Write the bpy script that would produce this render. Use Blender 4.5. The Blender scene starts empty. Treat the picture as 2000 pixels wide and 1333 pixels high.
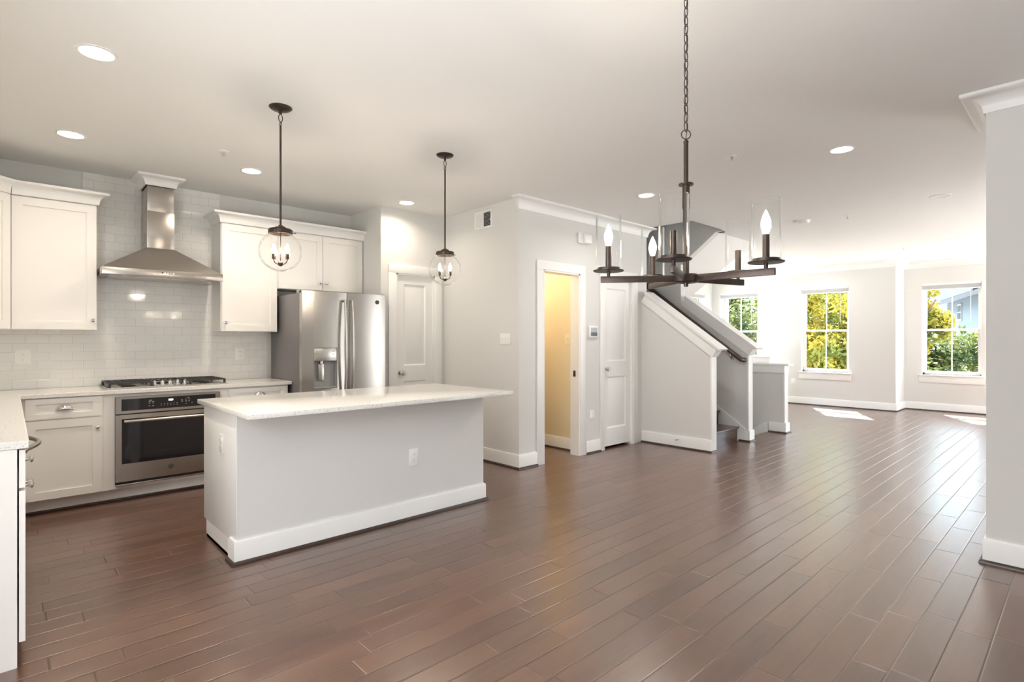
import bpy, bmesh, math, random
from mathutils import Vector, Matrix
PI = math.pi
random.seed(7)
C = bpy.context.scene.collection
sc = bpy.context.scene

# ------------------------------------------------------------------ camera, light, exposure
CAMH, TH = 1.37, math.radians(46.955)
cam = bpy.data.objects.new('camera', bpy.data.cameras.new('camera'))
C.objects.link(cam)
cam.location = (0, 0, CAMH)
cam.rotation_euler = (PI/2, 0, TH - PI/2)
cam.data.sensor_width = 36; cam.data.lens = 1061/2000*36
cam.data.shift_y = -3.5/2000
cam.data.clip_start = 0.02; cam.data.clip_end = 300
sc.camera = cam
sc.view_settings.view_transform = 'Standard'
sc.view_settings.look = 'None'
sc.view_settings.gamma = 1
sc.view_settings.use_curve_mapping = False
sc.view_settings.exposure = 0.62
try:
    sc.cycles.use_denoising = True
    sc.cycles.max_bounces = 10
    sc.cycles.diffuse_bounces = 6
    sc.cycles.glossy_bounces = 5
    sc.cycles.transparent_max_bounces = 24
    sc.cycles.transmission_bounces = 8
    sc.cycles.sample_clamp_indirect = 6
    sc.cycles.caustics_reflective = False
    sc.cycles.caustics_refractive = False
except Exception:
    pass

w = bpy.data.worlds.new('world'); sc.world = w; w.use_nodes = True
wt = w.node_tree; wt.nodes.clear()
wo = wt.nodes.new('ShaderNodeOutputWorld'); wb = wt.nodes.new('ShaderNodeBackground')
wt.links.new(wb.outputs[0], wo.inputs[0])
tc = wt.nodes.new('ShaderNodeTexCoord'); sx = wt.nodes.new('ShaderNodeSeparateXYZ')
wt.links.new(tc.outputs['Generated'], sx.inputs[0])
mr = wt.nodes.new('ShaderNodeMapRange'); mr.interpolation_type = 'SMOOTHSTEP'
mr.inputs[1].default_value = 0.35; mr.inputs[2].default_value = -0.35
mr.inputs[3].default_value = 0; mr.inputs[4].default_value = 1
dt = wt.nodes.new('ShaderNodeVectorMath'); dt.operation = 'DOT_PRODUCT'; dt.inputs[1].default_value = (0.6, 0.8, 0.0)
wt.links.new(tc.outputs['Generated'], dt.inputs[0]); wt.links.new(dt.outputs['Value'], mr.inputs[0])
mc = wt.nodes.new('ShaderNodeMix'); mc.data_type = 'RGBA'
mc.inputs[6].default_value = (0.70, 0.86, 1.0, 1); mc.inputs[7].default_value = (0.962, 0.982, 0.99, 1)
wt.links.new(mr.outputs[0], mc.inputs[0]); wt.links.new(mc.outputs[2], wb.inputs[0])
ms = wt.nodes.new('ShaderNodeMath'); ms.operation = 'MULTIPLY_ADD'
SKY_FRONT, SKY_BACK, SKY_UP, GROUND_FILL = 0.9, 3.8, 6.2, 5.8  # sky behind the camera raised as added room fill
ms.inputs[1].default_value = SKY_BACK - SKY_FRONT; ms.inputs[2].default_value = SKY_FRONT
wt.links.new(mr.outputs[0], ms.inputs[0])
# brightness added higher up to fill the rooms, plain sky near the horizon
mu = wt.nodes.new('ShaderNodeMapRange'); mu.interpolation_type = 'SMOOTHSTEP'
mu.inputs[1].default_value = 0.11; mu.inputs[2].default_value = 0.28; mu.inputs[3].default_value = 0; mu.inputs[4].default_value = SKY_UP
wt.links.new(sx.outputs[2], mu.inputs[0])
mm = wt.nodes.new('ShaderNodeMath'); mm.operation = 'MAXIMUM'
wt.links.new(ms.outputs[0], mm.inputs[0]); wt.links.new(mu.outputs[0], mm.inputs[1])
# added glow below the horizon, uplight for the ceilings
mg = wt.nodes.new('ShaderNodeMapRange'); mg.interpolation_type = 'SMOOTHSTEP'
mg.inputs[1].default_value = -0.02; mg.inputs[2].default_value = -0.25; mg.inputs[3].default_value = 0; mg.inputs[4].default_value = GROUND_FILL
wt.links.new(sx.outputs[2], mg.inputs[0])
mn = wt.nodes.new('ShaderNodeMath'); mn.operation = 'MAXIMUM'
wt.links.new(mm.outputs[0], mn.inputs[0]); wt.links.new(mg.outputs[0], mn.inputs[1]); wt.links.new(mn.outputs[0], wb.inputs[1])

sun = bpy.data.objects.new('sun', bpy.data.lights.new('sun', 'SUN')); C.objects.link(sun)
sun.data.energy = 36.0; sun.data.angle = math.radians(0.6); sun.data.color = (1.0, 0.95, 0.86)
sd = Vector((0.888*0.632, 0.458*0.632, 0.775))
sun.rotation_euler = sd.to_track_quat('Z', 'Y').to_euler(); sun.location = (20, 8, 12)

def portal(cx, cy, cz, wdt, hgt, rz):
    l = bpy.data.lights.new('sky_portal', 'AREA'); l.shape = 'RECTANGLE'; l.size = wdt; l.size_y = hgt
    o = bpy.data.objects.new('sky_portal', l); C.objects.link(o)
    o.location = (cx, cy, cz); o.rotation_euler = (PI/2, 0, rz)
    l.cycles.is_portal = True
    return o
DOWNL = 9.0      # watts per ceiling downlight
WARM = (1.0, 0.87, 0.70); NEUT = (1.0, 0.95, 0.88)

# ------------------------------------------------------------------ materials
def nm(name):
    m = bpy.data.materials.new(name); m.use_nodes = True
    t = m.node_tree; b = t.nodes['Principled BSDF']
    return m, t, b
def mat(name, col, rough=0.5, metal=0.0, bump=0.0, bscale=200, spec=0.5, coat=0.0, var=0.0, vscale=3, emit=None, es=0):
    m, t, b = nm(name)
    b.inputs['Base Color'].default_value = (*col, 1); b.inputs['Roughness'].default_value = rough
    b.inputs['Metallic'].default_value = metal; b.inputs['Specular IOR Level'].default_value = spec
    b.inputs['Coat Weight'].default_value = coat
    co = t.nodes.new('ShaderNodeTexCoord')
    if var:
        n = t.nodes.new('ShaderNodeTexNoise'); n.inputs['Scale'].default_value = vscale
        t.links.new(co.outputs['Object'], n.inputs['Vector'])
        mx = t.nodes.new('ShaderNodeMix'); mx.data_type = 'RGBA'
        mx.inputs[6].default_value = (*[c*(1-var) for c in col], 1)
        mx.inputs[7].default_value = (*[min(1, c*(1+var)) for c in col], 1)
        t.links.new(n.outputs[0], mx.inputs[0]); t.links.new(mx.outputs[2], b.inputs['Base Color'])
    if bump:
        n = t.nodes.new('ShaderNodeTexNoise'); n.inputs['Scale'].default_value = bscale
        t.links.new(co.outputs['Object'], n.inputs['Vector'])
        bp = t.nodes.new('ShaderNodeBump'); bp.inputs['Strength'].default_value = bump; bp.inputs['Distance'].default_value = 0.002
        t.links.new(n.outputs[0], bp.inputs['Height']); t.links.new(bp.outputs[0], b.inputs['Normal'])
    if emit:
        b.inputs['Emission Color'].default_value = (*emit, 1); b.inputs['Emission Strength'].default_value = es
    return m
WALL = mat('greige_wall_paint', (0.712, 0.710, 0.692), 0.75, bump=0.1, bscale=350, spec=0.3)
CEIL = mat('ceiling_paint', (0.845, 0.845, 0.835), 0.85, bump=0.1, bscale=300, spec=0.2)
TRIM = mat('white_trim_paint', (0.85, 0.85, 0.84), 0.35, spec=0.45)
CAB = mat('white_cabinet_paint', (0.84, 0.825, 0.80), 0.38, spec=0.45)
YELW = mat('yellow_powder_room_paint', (0.76, 0.66, 0.47), 0.7)
SHOE = mat('dark_shoe_wood', (0.045, 0.028, 0.022), 0.35, var=0.3, vscale=30)
RAIL = mat('dark_rail_wood', (0.07, 0.04, 0.028), 0.3, var=0.35, vscale=25, coat=0.3)
BRONZE = mat('bronze', (0.065, 0.048, 0.04), 0.38, 0.75, var=0.25, vscale=40)
CHROME = mat('polished_nickel', (0.75, 0.74, 0.72), 0.12, 1.0)
SATIN = mat('satin_nickel', (0.55, 0.53, 0.5), 0.3, 1.0)
BLACKI = mat('cast_iron', (0.03, 0.028, 0.028), 0.5, bump=0.4, bscale=300)
BLKGL = mat('black_glass', (0.012, 0.011, 0.014), 0.06, spec=0.6)
DARK = mat('duct_shade_paint', (0.02, 0.02, 0.02), 0.8)
FRSIDE = mat('fridge_side_grey', (0.16, 0.15, 0.155), 0.42, bump=0.15, bscale=600)
PLATE = mat('white_plastic', (0.86, 0.86, 0.84), 0.35)
IVORY = mat('ivory_plastic', (0.8, 0.72, 0.52), 0.4)
GREYPL = mat('grey_plastic', (0.33, 0.33, 0.33), 0.45)
SCREEN = mat('thermostat_screen', (0.42, 0.45, 0.5), 0.15)
SCREEND = mat('thermostat_screen_dark', (0.12, 0.125, 0.14), 0.15)
BLIND = mat('white_blind', (0.82, 0.82, 0.84), 0.5)
MARK = mat('panel_marking', (0.45, 0.45, 0.47), 0.5)
GLOW = mat('clock_digits', (0.9, 0.95, 1), 0.5, emit=(0.85, 0.93, 1.0), es=1.6)
LAMPD = mat('downlight_diffuser', (0.9, 0.9, 0.88), 0.5, emit=(1.0, 0.95, 0.88), es=7)
LAMPOFF = mat('downlight_diffuser_off', (0.82, 0.82, 0.8), 0.6)
BULB = mat('lit_bulb', (1, 0.95, 0.85), 0.3, emit=(1.0, 0.86, 0.66), es=28)
BRICKW = mat('pale_siding_trim', (0.24, 0.26, 0.28), 0.6)
UPLIGHT_GROUND = mat('pale_uplight_ground', (0.50, 0.50, 0.49), 0.9, var=0.1, vscale=2)  # outside ground kept pale to throw uplight onto the ceilings
BARK = mat('bark', (0.09, 0.065, 0.05), 0.9, bump=0.6, bscale=20, var=0.3, vscale=8)
BADGE = mat('badge_metal', (0.12, 0.115, 0.11), 0.4, 0.6)

def steel(name, base, rough, sc_=(4, 4, 300)):
    m, t, b = nm(name)
    b.inputs['Base Color'].default_value = (*base, 1); b.inputs['Metallic'].default_value = 1
    b.inputs['Roughness'].default_value = rough
    co = t.nodes.new('ShaderNodeTexCoord'); mp = t.nodes.new('ShaderNodeMapping'); mp.inputs['Scale'].default_value = sc_
    n = t.nodes.new('ShaderNodeTexNoise'); n.inputs['Scale'].default_value = 1.0; n.inputs['Detail'].default_value = 3
    t.links.new(co.outputs['Object'], mp.inputs[0]); t.links.new(mp.outputs[0], n.inputs['Vector'])
    n2 = t.nodes.new('ShaderNodeTexNoise'); n2.inputs['Scale'].default_value = 2.2; n2.inputs['Detail'].default_value = 0.5
    t.links.new(co.outputs['Object'], n2.inputs['Vector'])
    b1 = t.nodes.new('ShaderNodeBump'); b1.inputs['Strength'].default_value = 0.06; b1.inputs['Distance'].default_value = 0.001
    b2 = t.nodes.new('ShaderNodeBump'); b2.inputs['Strength'].default_value = 0.5; b2.inputs['Distance'].default_value = 0.012
    t.links.new(n.outputs[0], b1.inputs['Height']); t.links.new(n2.outputs[0], b2.inputs['Height'])
    t.links.new(b2.outputs[0], b1.inputs['Normal']); t.links.new(b1.outputs[0], b.inputs['Normal'])
    return m
STEEL = steel('brushed_steel', (0.50, 0.475, 0.445), 0.262)
STEELH = steel('brushed_steel_hood', (0.50, 0.46, 0.42), 0.26, (300, 4, 4))

def clear_glass(name, tint=(1, 1, 1), f0=0.05, blend=0.25, power=1.0, rough=0.02, bump=0.0):
    m, t, b = nm(name); t.nodes.remove(b); out = t.nodes['Material Output']
    tr = t.nodes.new('ShaderNodeBsdfTransparent'); tr.inputs[0].default_value = (*tint, 1)
    gl = t.nodes.new('ShaderNodeBsdfGlossy'); gl.inputs['Roughness'].default_value = rough; gl.inputs[0].default_value = (1, 1, 1, 1)
    fr = t.nodes.new('ShaderNodeLayerWeight'); fr.inputs[0].default_value = blend
    ml = t.nodes.new('ShaderNodeMath'); ml.operation = 'MULTIPLY_ADD'; ml.inputs[1].default_value = power; ml.inputs[2].default_value = f0; ml.use_clamp = True
    t.links.new(fr.outputs['Fresnel'], ml.inputs[0])
    mx = t.nodes.new('ShaderNodeMixShader')
    t.links.new(ml.outputs[0], mx.inputs[0]); t.links.new(tr.outputs[0], mx.inputs[1]); t.links.new(gl.outputs[0], mx.inputs[2])
    if bump:
        co = t.nodes.new('ShaderNodeTexCoord'); n = t.nodes.new('ShaderNodeTexVoronoi'); n.inputs['Scale'].default_value = 60
        t.links.new(co.outputs['Object'], n.inputs['Vector'])
        bp = t.nodes.new('ShaderNodeBump'); bp.inputs['Strength'].default_value = bump; bp.inputs['Distance'].default_value = 0.003
        t.links.new(n.outputs[0], bp.inputs['Height']); t.links.new(bp.outputs[0], gl.inputs['Normal']); t.links.new(bp.outputs[0], fr.inputs['Normal'])
    t.links.new(mx.outputs[0], out.inputs[0])
    return m
PANE = clear_glass('window_glass', (0.97, 0.985, 0.98), 0.0, 0.1, 0.6)
SHADE = clear_glass('clear_shade_glass', (0.992, 0.995, 0.995), 0.0, 0.12, 0.6)
SEEDY = clear_glass('seeded_globe_glass', (0.995, 0.995, 0.995), 0.004, 0.10, 0.35, 0.05, 0.2)

def floor_mat():
    m, t, b = nm('hardwood_planks'); L = t.links
    def N(tp, op=None, **kw):
        n = t.nodes.new(tp)
        if op: n.operation = op
        return n
    def M(op, a, bb=None, c=None):
        n = t.nodes.new('ShaderNodeMath'); n.operation = op
        for i, v in enumerate((a, bb, c)):
            if v is None: continue
            if isinstance(v, (int, float)): n.inputs[i].default_value = v
            else: L.new(v, n.inputs[i])
        return n.outputs[0]
    def H(inp):       # white noise of a scalar
        n = t.nodes.new('ShaderNodeTexWhiteNoise'); n.noise_dimensions = '1D'; L.new(inp, n.inputs['W']); return n.outputs['Value']
    co = N('ShaderNodeTexCoord'); sp = N('ShaderNodeSeparateXYZ'); L.new(co.outputs['Object'], sp.inputs[0])
    X, Y = sp.outputs[0], sp.outputs[1]
    PW = 0.1315
    yr = M('DIVIDE', M('SUBTRACT', Y, 0.972-20*PW), PW)
    row = M('FLOOR', yr); fy = M('FRACT', yr)
    r1 = H(row); r2 = H(M('ADD', row, 57.3))
    plen = M('MULTIPLY_ADD', r2, 0.75, 0.55)
    xr = M('DIVIDE', M('MULTIPLY_ADD', r1, 3.7, M('ADD', X, 20.0)), plen)
    brd = M('FLOOR', xr); fx = M('FRACT', xr)
    bid = M('MULTIPLY_ADD', row, 17.13, brd); hb = H(bid); hb2 = H(M('ADD', bid, 0.37))
    ey = M('MULTIPLY', M('MINIMUM', fy, M('SUBTRACT', 1.0, fy)), PW)
    ex = M('MULTIPLY', M('MINIMUM', fx, M('SUBTRACT', 1.0, fx)), plen)
    e = M('MINIMUM', ex, ey)
    # grain
    cb = N('ShaderNodeCombineXYZ'); L.new(M('MULTIPLY_ADD', hb, 31.0, M('MULTIPLY', X, 1.6)), cb.inputs[0]); L.new(M('MULTIPLY', Y, 22.0), cb.inputs[1]); L.new(M('MULTIPLY', hb, 9.0), cb.inputs[2])
    g = N('ShaderNodeTexNoise'); g.inputs['Scale'].default_value = 2.2; g.inputs['Detail'].default_value = 6; g.inputs['Roughness'].default_value = 0.62; L.new(cb.outputs[0], g.inputs['Vector'])
    cb2 = N('ShaderNodeCombineXYZ'); L.new(M('MULTIPLY_ADD', hb2, 13.0, M('MULTIPLY', X, 2.0)), cb2.inputs[0]); L.new(M('MULTIPLY', Y, 7.0), cb2.inputs[1])
    g2 = N('ShaderNodeTexNoise'); g2.inputs['Scale'].default_value = 1.6; g2.inputs['Detail'].default_value = 3; L.new(cb2.outputs[0], g2.inputs['Vector'])
    rp = N('ShaderNodeValToRGB'); rp.color_ramp.elements[0].position = 0.25; rp.color_ramp.elements[0].color = (0.070, 0.029, 0.016, 1)
    rp.color_ramp.elements[1].position = 0.78; rp.color_ramp.elements[1].color = (0.168, 0.078, 0.045, 1)
    mix = M('ADD', M('MULTIPLY', g.outputs[0], 0.38), M('ADD', M('MULTIPLY', g2.outputs[0], 0.38), M('MULTIPLY', hb, 0.24)))
    L.new(mix, rp.inputs[0])
    gr = N('ShaderNodeMapRange'); gr.inputs[1].default_value = 0.0007; gr.inputs[2].default_value = 0.0016; L.new(e, gr.inputs[0])
    mx = N('ShaderNodeMix'); mx.data_type = 'RGBA'; mx.inputs[6].default_value = (0.035, 0.018, 0.012, 1)
    L.new(gr.outputs[0], mx.inputs[0]); L.new(rp.outputs[0], mx.inputs[7]); L.new(mx.outputs[2], b.inputs['Base Color'])
    # height: bevelled long edges, scraped waves, cross chatter
    bv = N('ShaderNodeMapRange'); bv.interpolation_type = 'SMOOTHSTEP'; bv.inputs[1].default_value = 0; bv.inputs[2].default_value = 0.006; L.new(e, bv.inputs[0])
    cb3 = N('ShaderNodeCombineXYZ'); L.new(M('MULTIPLY_ADD', hb, 5.0, M('MULTIPLY', X, 22.0)), cb3.inputs[0]); L.new(M('MULTIPLY', Y, 9.0), cb3.inputs[1]); L.new(hb, cb3.inputs[2])
    g3 = N('ShaderNodeTexNoise'); g3.inputs['Scale'].default_value = 1.0; g3.inputs['Detail'].default_value = 2; L.new(cb3.outputs[0], g3.inputs['Vector'])
    hgt = M('ADD', M('MULTIPLY', bv.outputs[0], 0.0014), M('ADD', M('MULTIPLY', g3.outputs[0], 0.00014), 0.0))
    # slight tilt of each board
    hgt = M('ADD', hgt, M('MULTIPLY', M('MULTIPLY', M('SUBTRACT', fy, 0.5), M('SUBTRACT', hb2, 0.5)), 0.0016))
    bp = N('ShaderNodeBump'); bp.inputs['Strength'].default_value = 1.0; bp.inputs['Distance'].default_value = 1.0
    L.new(hgt, bp.inputs['Height']); L.new(bp.outputs[0], b.inputs['Normal']); L.new(bp.outputs[0], b.inputs['Coat Normal'])
    b.inputs['Roughness'].default_value = 0.277
    b.inputs['Specular IOR Level'].default_value = 0.9
    b.inputs['Coat Weight'].default_value = 0.6; b.inputs['Coat Roughness'].default_value = 0.277
    return m
FLOOR = floor_mat()

def tile_mat():
    m, t, b = nm('white_subway_tile'); L = t.links
    co = t.nodes.new('ShaderNodeTexCoord'); sp = t.nodes.new('ShaderNodeSeparateXYZ'); cb = t.nodes.new('ShaderNodeCombineXYZ')
    L.new(co.outputs['Object'], sp.inputs[0]); L.new(sp.outputs[0], cb.inputs[0]); L.new(sp.outputs[2], cb.inputs[1])
    mp = t.nodes.new('ShaderNodeMapping'); mp.inputs['Location'].default_value = (0.03, -0.945, 0); L.new(cb.outputs[0], mp.inputs[0])
    br = t.nodes.new('ShaderNodeTexBrick'); br.inputs['Scale'].default_value = 1; br.inputs['Brick Width'].default_value = 0.1555
    br.inputs['Row Height'].default_value = 0.0777; br.inputs['Mortar Size'].default_value = 0.0011; br.inputs['Mortar Smooth'].default_value = 0.0
    br.inputs['Color1'].default_value = (0.80, 0.795, 0.78, 1); br.inputs['Color2'].default_value = (0.82, 0.815, 0.80, 1); br.inputs['Mortar'].default_value = (0.64, 0.63, 0.61, 1)
    L.new(mp.outputs[0], br.inputs['Vector']); L.new(br.outputs[0], b.inputs['Base Color'])
    br2 = t.nodes.new('ShaderNodeTexBrick'); br2.inputs['Scale'].default_value = 1; br2.inputs['Brick Width'].default_value = 0.1555
    br2.inputs['Row Height'].default_value = 0.0777; br2.inputs['Mortar Size'].default_value = 0.004; br2.inputs['Mortar Smooth'].default_value = 1.0
    L.new(mp.outputs[0], br2.inputs['Vector'])
    iv = t.nodes.new('ShaderNodeMath'); iv.operation = 'SUBTRACT'; iv.inputs[0].default_value = 1; L.new(br2.outputs['Fac'], iv.inputs[1])
    bp = t.nodes.new('ShaderNodeBump'); bp.inputs['Strength'].default_value = 0.8; bp.inputs['Distance'].default_value = 0.0012
    L.new(iv.outputs[0], bp.inputs['Height']); L.new(bp.outputs[0], b.inputs['Normal'])
    b.inputs['Roughness'].default_value = 0.08
    return m
TILE = tile_mat()

def quartz_mat():
    m, t, b = nm('white_quartz'); L = t.links
    co = t.nodes.new('ShaderNodeTexCoord')
    n = t.nodes.new('ShaderNodeTexNoise'); n.inputs['Scale'].default_value = 130; n.inputs['Detail'].default_value = 3; L.new(co.outputs['Object'], n.inputs['Vector'])
    r = t.nodes.new('ShaderNodeValToRGB'); r.color_ramp.elements[0].position = 0.30; r.color_ramp.elements[0].color = (0.52, 0.51, 0.5, 1)
    r.color_ramp.elements[1].position = 0.45; r.color_ramp.elements[1].color = (0.80, 0.785, 0.76, 1)
    L.new(n.outputs[0], r.inputs[0]); L.new(r.outputs[0], b.inputs['Base Color'])
    b.inputs['Roughness'].default_value = 0.14
    return m
QUARTZ = quartz_mat()

def siding_mat():
    m, t, b = nm('blue_grey_siding'); L = t.links
    co = t.nodes.new('ShaderNodeTexCoord'); sp = t.nodes.new('ShaderNodeSeparateXYZ'); L.new(co.outputs['Object'], sp.inputs[0])
    d = t.nodes.new('ShaderNodeMath'); d.operation = 'DIVIDE'; d.inputs[1].default_value = 0.15; L.new(sp.outputs[2], d.inputs[0])
    f = t.nodes.new('ShaderNodeMath'); f.operation = 'FRACT'; L.new(d.outputs[0], f.inputs[0])
    bp = t.nodes.new('ShaderNodeBump'); bp.inputs['Distance'].default_value = 0.02; bp.inputs['Strength'].default_value = 1; bp.invert = True
    L.new(f.outputs[0], bp.inputs['Height']); L.new(bp.outputs[0], b.inputs['Normal'])
    b.inputs['Base Color'].default_value = (0.085, 0.115, 0.145, 1); b.inputs['Roughness'].default_value = 0.7
    return m
SIDING = siding_mat()
ROOFM = mat('blue_metal_roof', (0.010, 0.014, 0.026), 0.6, 0.0)

def leaf_mat(name, a, bcol, seed):
    m, t, b = nm(name); L = t.links
    co = t.nodes.new('ShaderNodeTexCoord')
    n = t.nodes.new('ShaderNodeTexNoise'); n.inputs['Scale'].default_value = 1.7; n.inputs['Detail'].default_value = 5
    mp = t.nodes.new('ShaderNodeMapping'); mp.inputs['Location'].default_value = (seed, seed*2, 0); L.new(co.outputs['Object'], mp.inputs[0]); L.new(mp.outputs[0], n.inputs['Vector'])
    r = t.nodes.new('ShaderNodeValToRGB'); r.color_ramp.elements[0].position = 0.38; r.color_ramp.elements[0].color = (*a, 1)
    r.color_ramp.elements[1].position = 0.62; r.color_ramp.elements[1].color = (*bcol, 1)
    L.new(n.outputs[0], r.inputs[0]); L.new(r.outputs[0], b.inputs['Base Color'])
    b.inputs['Roughness'].default_value = 0.5
    tl = t.nodes.new('ShaderNodeBsdfTranslucent'); L.new(r.outputs[0], tl.inputs[0])
    mx = t.nodes.new('ShaderNodeMixShader'); mx.inputs[0].default_value = 0.45
    L.new(b.outputs[0], mx.inputs[1]); L.new(tl.outputs[0], mx.inputs[2]); L.new(mx.outputs[0], t.nodes['Material Output'].inputs[0])
    return m
LEAFY = leaf_mat('yellow_green_leaves', (0.10, 0.13, 0.02), (0.34, 0.27, 0.03), 1)
LEAFG = leaf_mat('green_leaves', (0.03, 0.06, 0.02), (0.15, 0.17, 0.045), 5)

# ------------------------------------------------------------------ mesh helpers
class MB:
    def __init__(s): s.v = []; s.f = []; s.mi = []; s.cur = 0
    def add(s, vs, fs, M=None):
        o = len(s.v)
        for p in vs:
            p = Vector(p); s.v.append(tuple(M @ p) if M else tuple(p))
        for f in fs: s.f.append([o+i for i in f]); s.mi.append(s.cur)
    def box(s, x0, x1, y0, y1, z0, z1, bv=0.0, M=None):
        if bv <= 0:
            vs = [(x, y, z) for z in (z0, z1) for y in (y0, y1) for x in (x0, x1)]
            s.add(vs, [(0, 2, 3, 1), (4, 5, 7, 6), (0, 1, 5, 4), (2, 6, 7, 3), (0, 4, 6, 2), (1, 3, 7, 5)], M); return
        bm = bmesh.new(); bmesh.ops.create_cube(bm, size=1)
        for vv in bm.verts: vv.co = Vector(((x0+x1)/2 + vv.co.x*(x1-x0), (y0+y1)/2 + vv.co.y*(y1-y0), (z0+z1)/2 + vv.co.z*(z1-z0)))
        bmesh.ops.bevel(bm, geom=list(bm.edges), offset=bv, segments=2, profile=0.5, affect='EDGES')
        s.from_bm(bm, M)
    def from_bm(s, bm, M=None):
        bm.verts.index_update()
        s.add([v.co.copy() for v in bm.verts], [[v.index for v in f.verts] for f in bm.faces], M); bm.free()
    def prism(s, poly, axis, a0, a1, M=None):
        """poly: 2-D points in the two other axes (x: (y,z); y: (x,z); z: (x,y))."""
        def P(p, a):
            return {'x': (a, p[0], p[1]), 'y': (p[0], a, p[1]), 'z': (p[0], p[1], a)}[axis]
        n = len(poly); vs = [P(p, a0) for p in poly] + [P(p, a1) for p in poly]
        fs = [list(range(n))[::-1], list(range(n, 2*n))] + [(i, (i+1) % n, n+(i+1) % n, n+i) for i in range(n)]
        s.add(vs, fs, M)
    def lathe(s, prof, c=(0, 0, 0), n=32, M=None, closed=False, axis='z'):
        vs = []; fs = []; m = len(prof)
        for (r, z) in prof:
            for k in range(n):
                a = 2*PI*k/n
                if axis == 'z': vs.append((c[0]+r*math.cos(a), c[1]+r*math.sin(a), c[2]+z))
                elif axis == 'y': vs.append((c[0]+r*math.cos(a), c[1]+z, c[2]+r*math.sin(a)))
                else: vs.append((c[0]+z, c[1]+r*math.cos(a), c[2]+r*math.sin(a)))
        for i in range(m if closed else m-1):
            j = (i+1) % m
            for k in range(n):
                q = (k+1) % n; fs.append((i*n+k, i*n+q, j*n+q, j*n+k))
        if not closed:
            if prof[0][0] > 1e-6: fs.append(list(range(n))[::-1])
            if prof[-1][0] > 1e-6: fs.append([(m-1)*n+k for k in range(n)])
        s.add(vs, fs, M)
    def tube(s, pts, r, n=12, closed=False, M=None):
        pts = [Vector(p) for p in pts]; vs = []; fs = []; m = len(pts); up = None
        for i, p in enumerate(pts):
            if closed: d = (pts[(i+1) % m] - pts[i-1])
            else: d = pts[min(i+1, m-1)] - pts[max(i-1, 0)]
            d.normalize()
            if up is None:
                up = Vector((0, 0, 1)) if abs(d.z) < 0.9 else Vector((1, 0, 0))
            a = d.cross(up).normalized(); bb = a.cross(d).normalized(); up = bb
            rr = r[i] if isinstance(r, (list, tuple)) else r
            for k in range(n):
                t = 2*PI*k/n; vs.append(p + a*math.cos(t)*rr + bb*math.sin(t)*rr)
        for i in range(m if closed else m-1):
            j = (i+1) % m
            for k in range(n):
                q = (k+1) % n; fs.append((i*n+k, i*n+q, j*n+q, j*n+k))
        if not closed: fs += [list(range(n))[::-1], [(m-1)*n+k for k in range(n)]]
        s.add(vs, fs, M)
    def sweep(s, path, prof, closed=False, M=None):
        """path: 2-D polyline, profile (offset to the right of travel, z)."""
        P = [Vector(p) for p in path]; m = len(P); k = len(prof); vs = []
        for i in range(m):
            d0 = (P[i]-P[i-1]).normalized() if (i > 0 or closed) else None
            d1 = (P[(i+1) % m]-P[i]).normalized() if (i < m-1 or closed) else None
            if d0 is None: d0 = d1
            if d1 is None: d1 = d0
            n0 = Vector((d0.y, -d0.x)); n1 = Vector((d1.y, -d1.x)); nn = (n0+n1).normalized(); c = max(0.2, nn.dot(n0))
            for (o, z) in prof: q = P[i] + nn*(o/c); vs.append((q.x, q.y, z))
        fs = []
        for i in range(m if closed else m-1):
            j = (i+1) % m
            for a in range(k):
                b = (a+1) % k; fs.append((i*k+a, i*k+b, j*k+b, j*k+a))
        if not closed: fs += [list(range(k)), [(m-1)*k+a for a in range(k)][::-1]]
        s.add(vs, fs, M)
    def sphere(s, c, r, M=None, n=20, sz=1.0):
        pr = [(max(1e-5, r*math.sin(PI*i/n)), -r*math.cos(PI*i/n)*sz) for i in range(n+1)]
        s.lathe(pr, c, n*2 if n < 16 else 32, M)
    def panel(s, w, h, t, panels, M=None, x0=0, z0=0, yf=0):
        """slab with recessed/raised panels on its front (towards -y). panels: (x0,x1,z0,z1,[(inset,depth),...])"""
        X = sorted({0, w} | {p[0] for p in panels} | {p[1] for p in panels}); Z = sorted({0, h} | {p[2] for p in panels} | {p[3] for p in panels})
        vs = []; fs = []
        def q(a, b, c, d): o = len(vs); vs.extend([a, b, c, d]); fs.append((o, o+1, o+2, o+3))
        for i in range(len(X)-1):
            for j in range(len(Z)-1):
                cx, cz = (X[i]+X[i+1])/2, (Z[j]+Z[j+1])/2
                if any(p[0] < cx < p[1] and p[2] < cz < p[3] for p in panels): continue
                q((X[i], 0, Z[j]), (X[i+1], 0, Z[j]), (X[i+1], 0, Z[j+1]), (X[i], 0, Z[j+1]))
        for (a, b, c, d, st) in panels:
            pr = (0.0, 0.0)
            for (ins, dep) in st:
                o, e = pr; A = [(a+o, e, c+o), (b-o, e, c+o), (b-o, e, d-o), (a+o, e, d-o)]
                B = [(a+ins, dep, c+ins), (b-ins, dep, c+ins), (b-ins, dep, d-ins), (a+ins, dep, d-ins)]
                for k in range(4): l = (k+1) % 4; q(A[k], A[l], B[l], B[k])
                pr = (ins, dep)
            o, e = pr; q((a+o, e, c+o), (b-o, e, c+o), (b-o, e, d-o), (a+o, e, d-o))
        q((0, 0, 0), (0, t, 0), (w, t, 0), (w, 0, 0)); q((0, 0, h), (w, 0, h), (w, t, h), (0, t, h))
        q((0, 0, 0), (0, 0, h), (0, t, h), (0, t, 0)); q((w, 0, 0), (w, t, 0), (w, t, h), (w, 0, h)); q((0, t, 0), (0, t, h), (w, t, h), (w, t, 0))
        T = Matrix.Translation((x0, yf, z0))
        s.add(vs, fs, (M @ T) if M else T)

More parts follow.
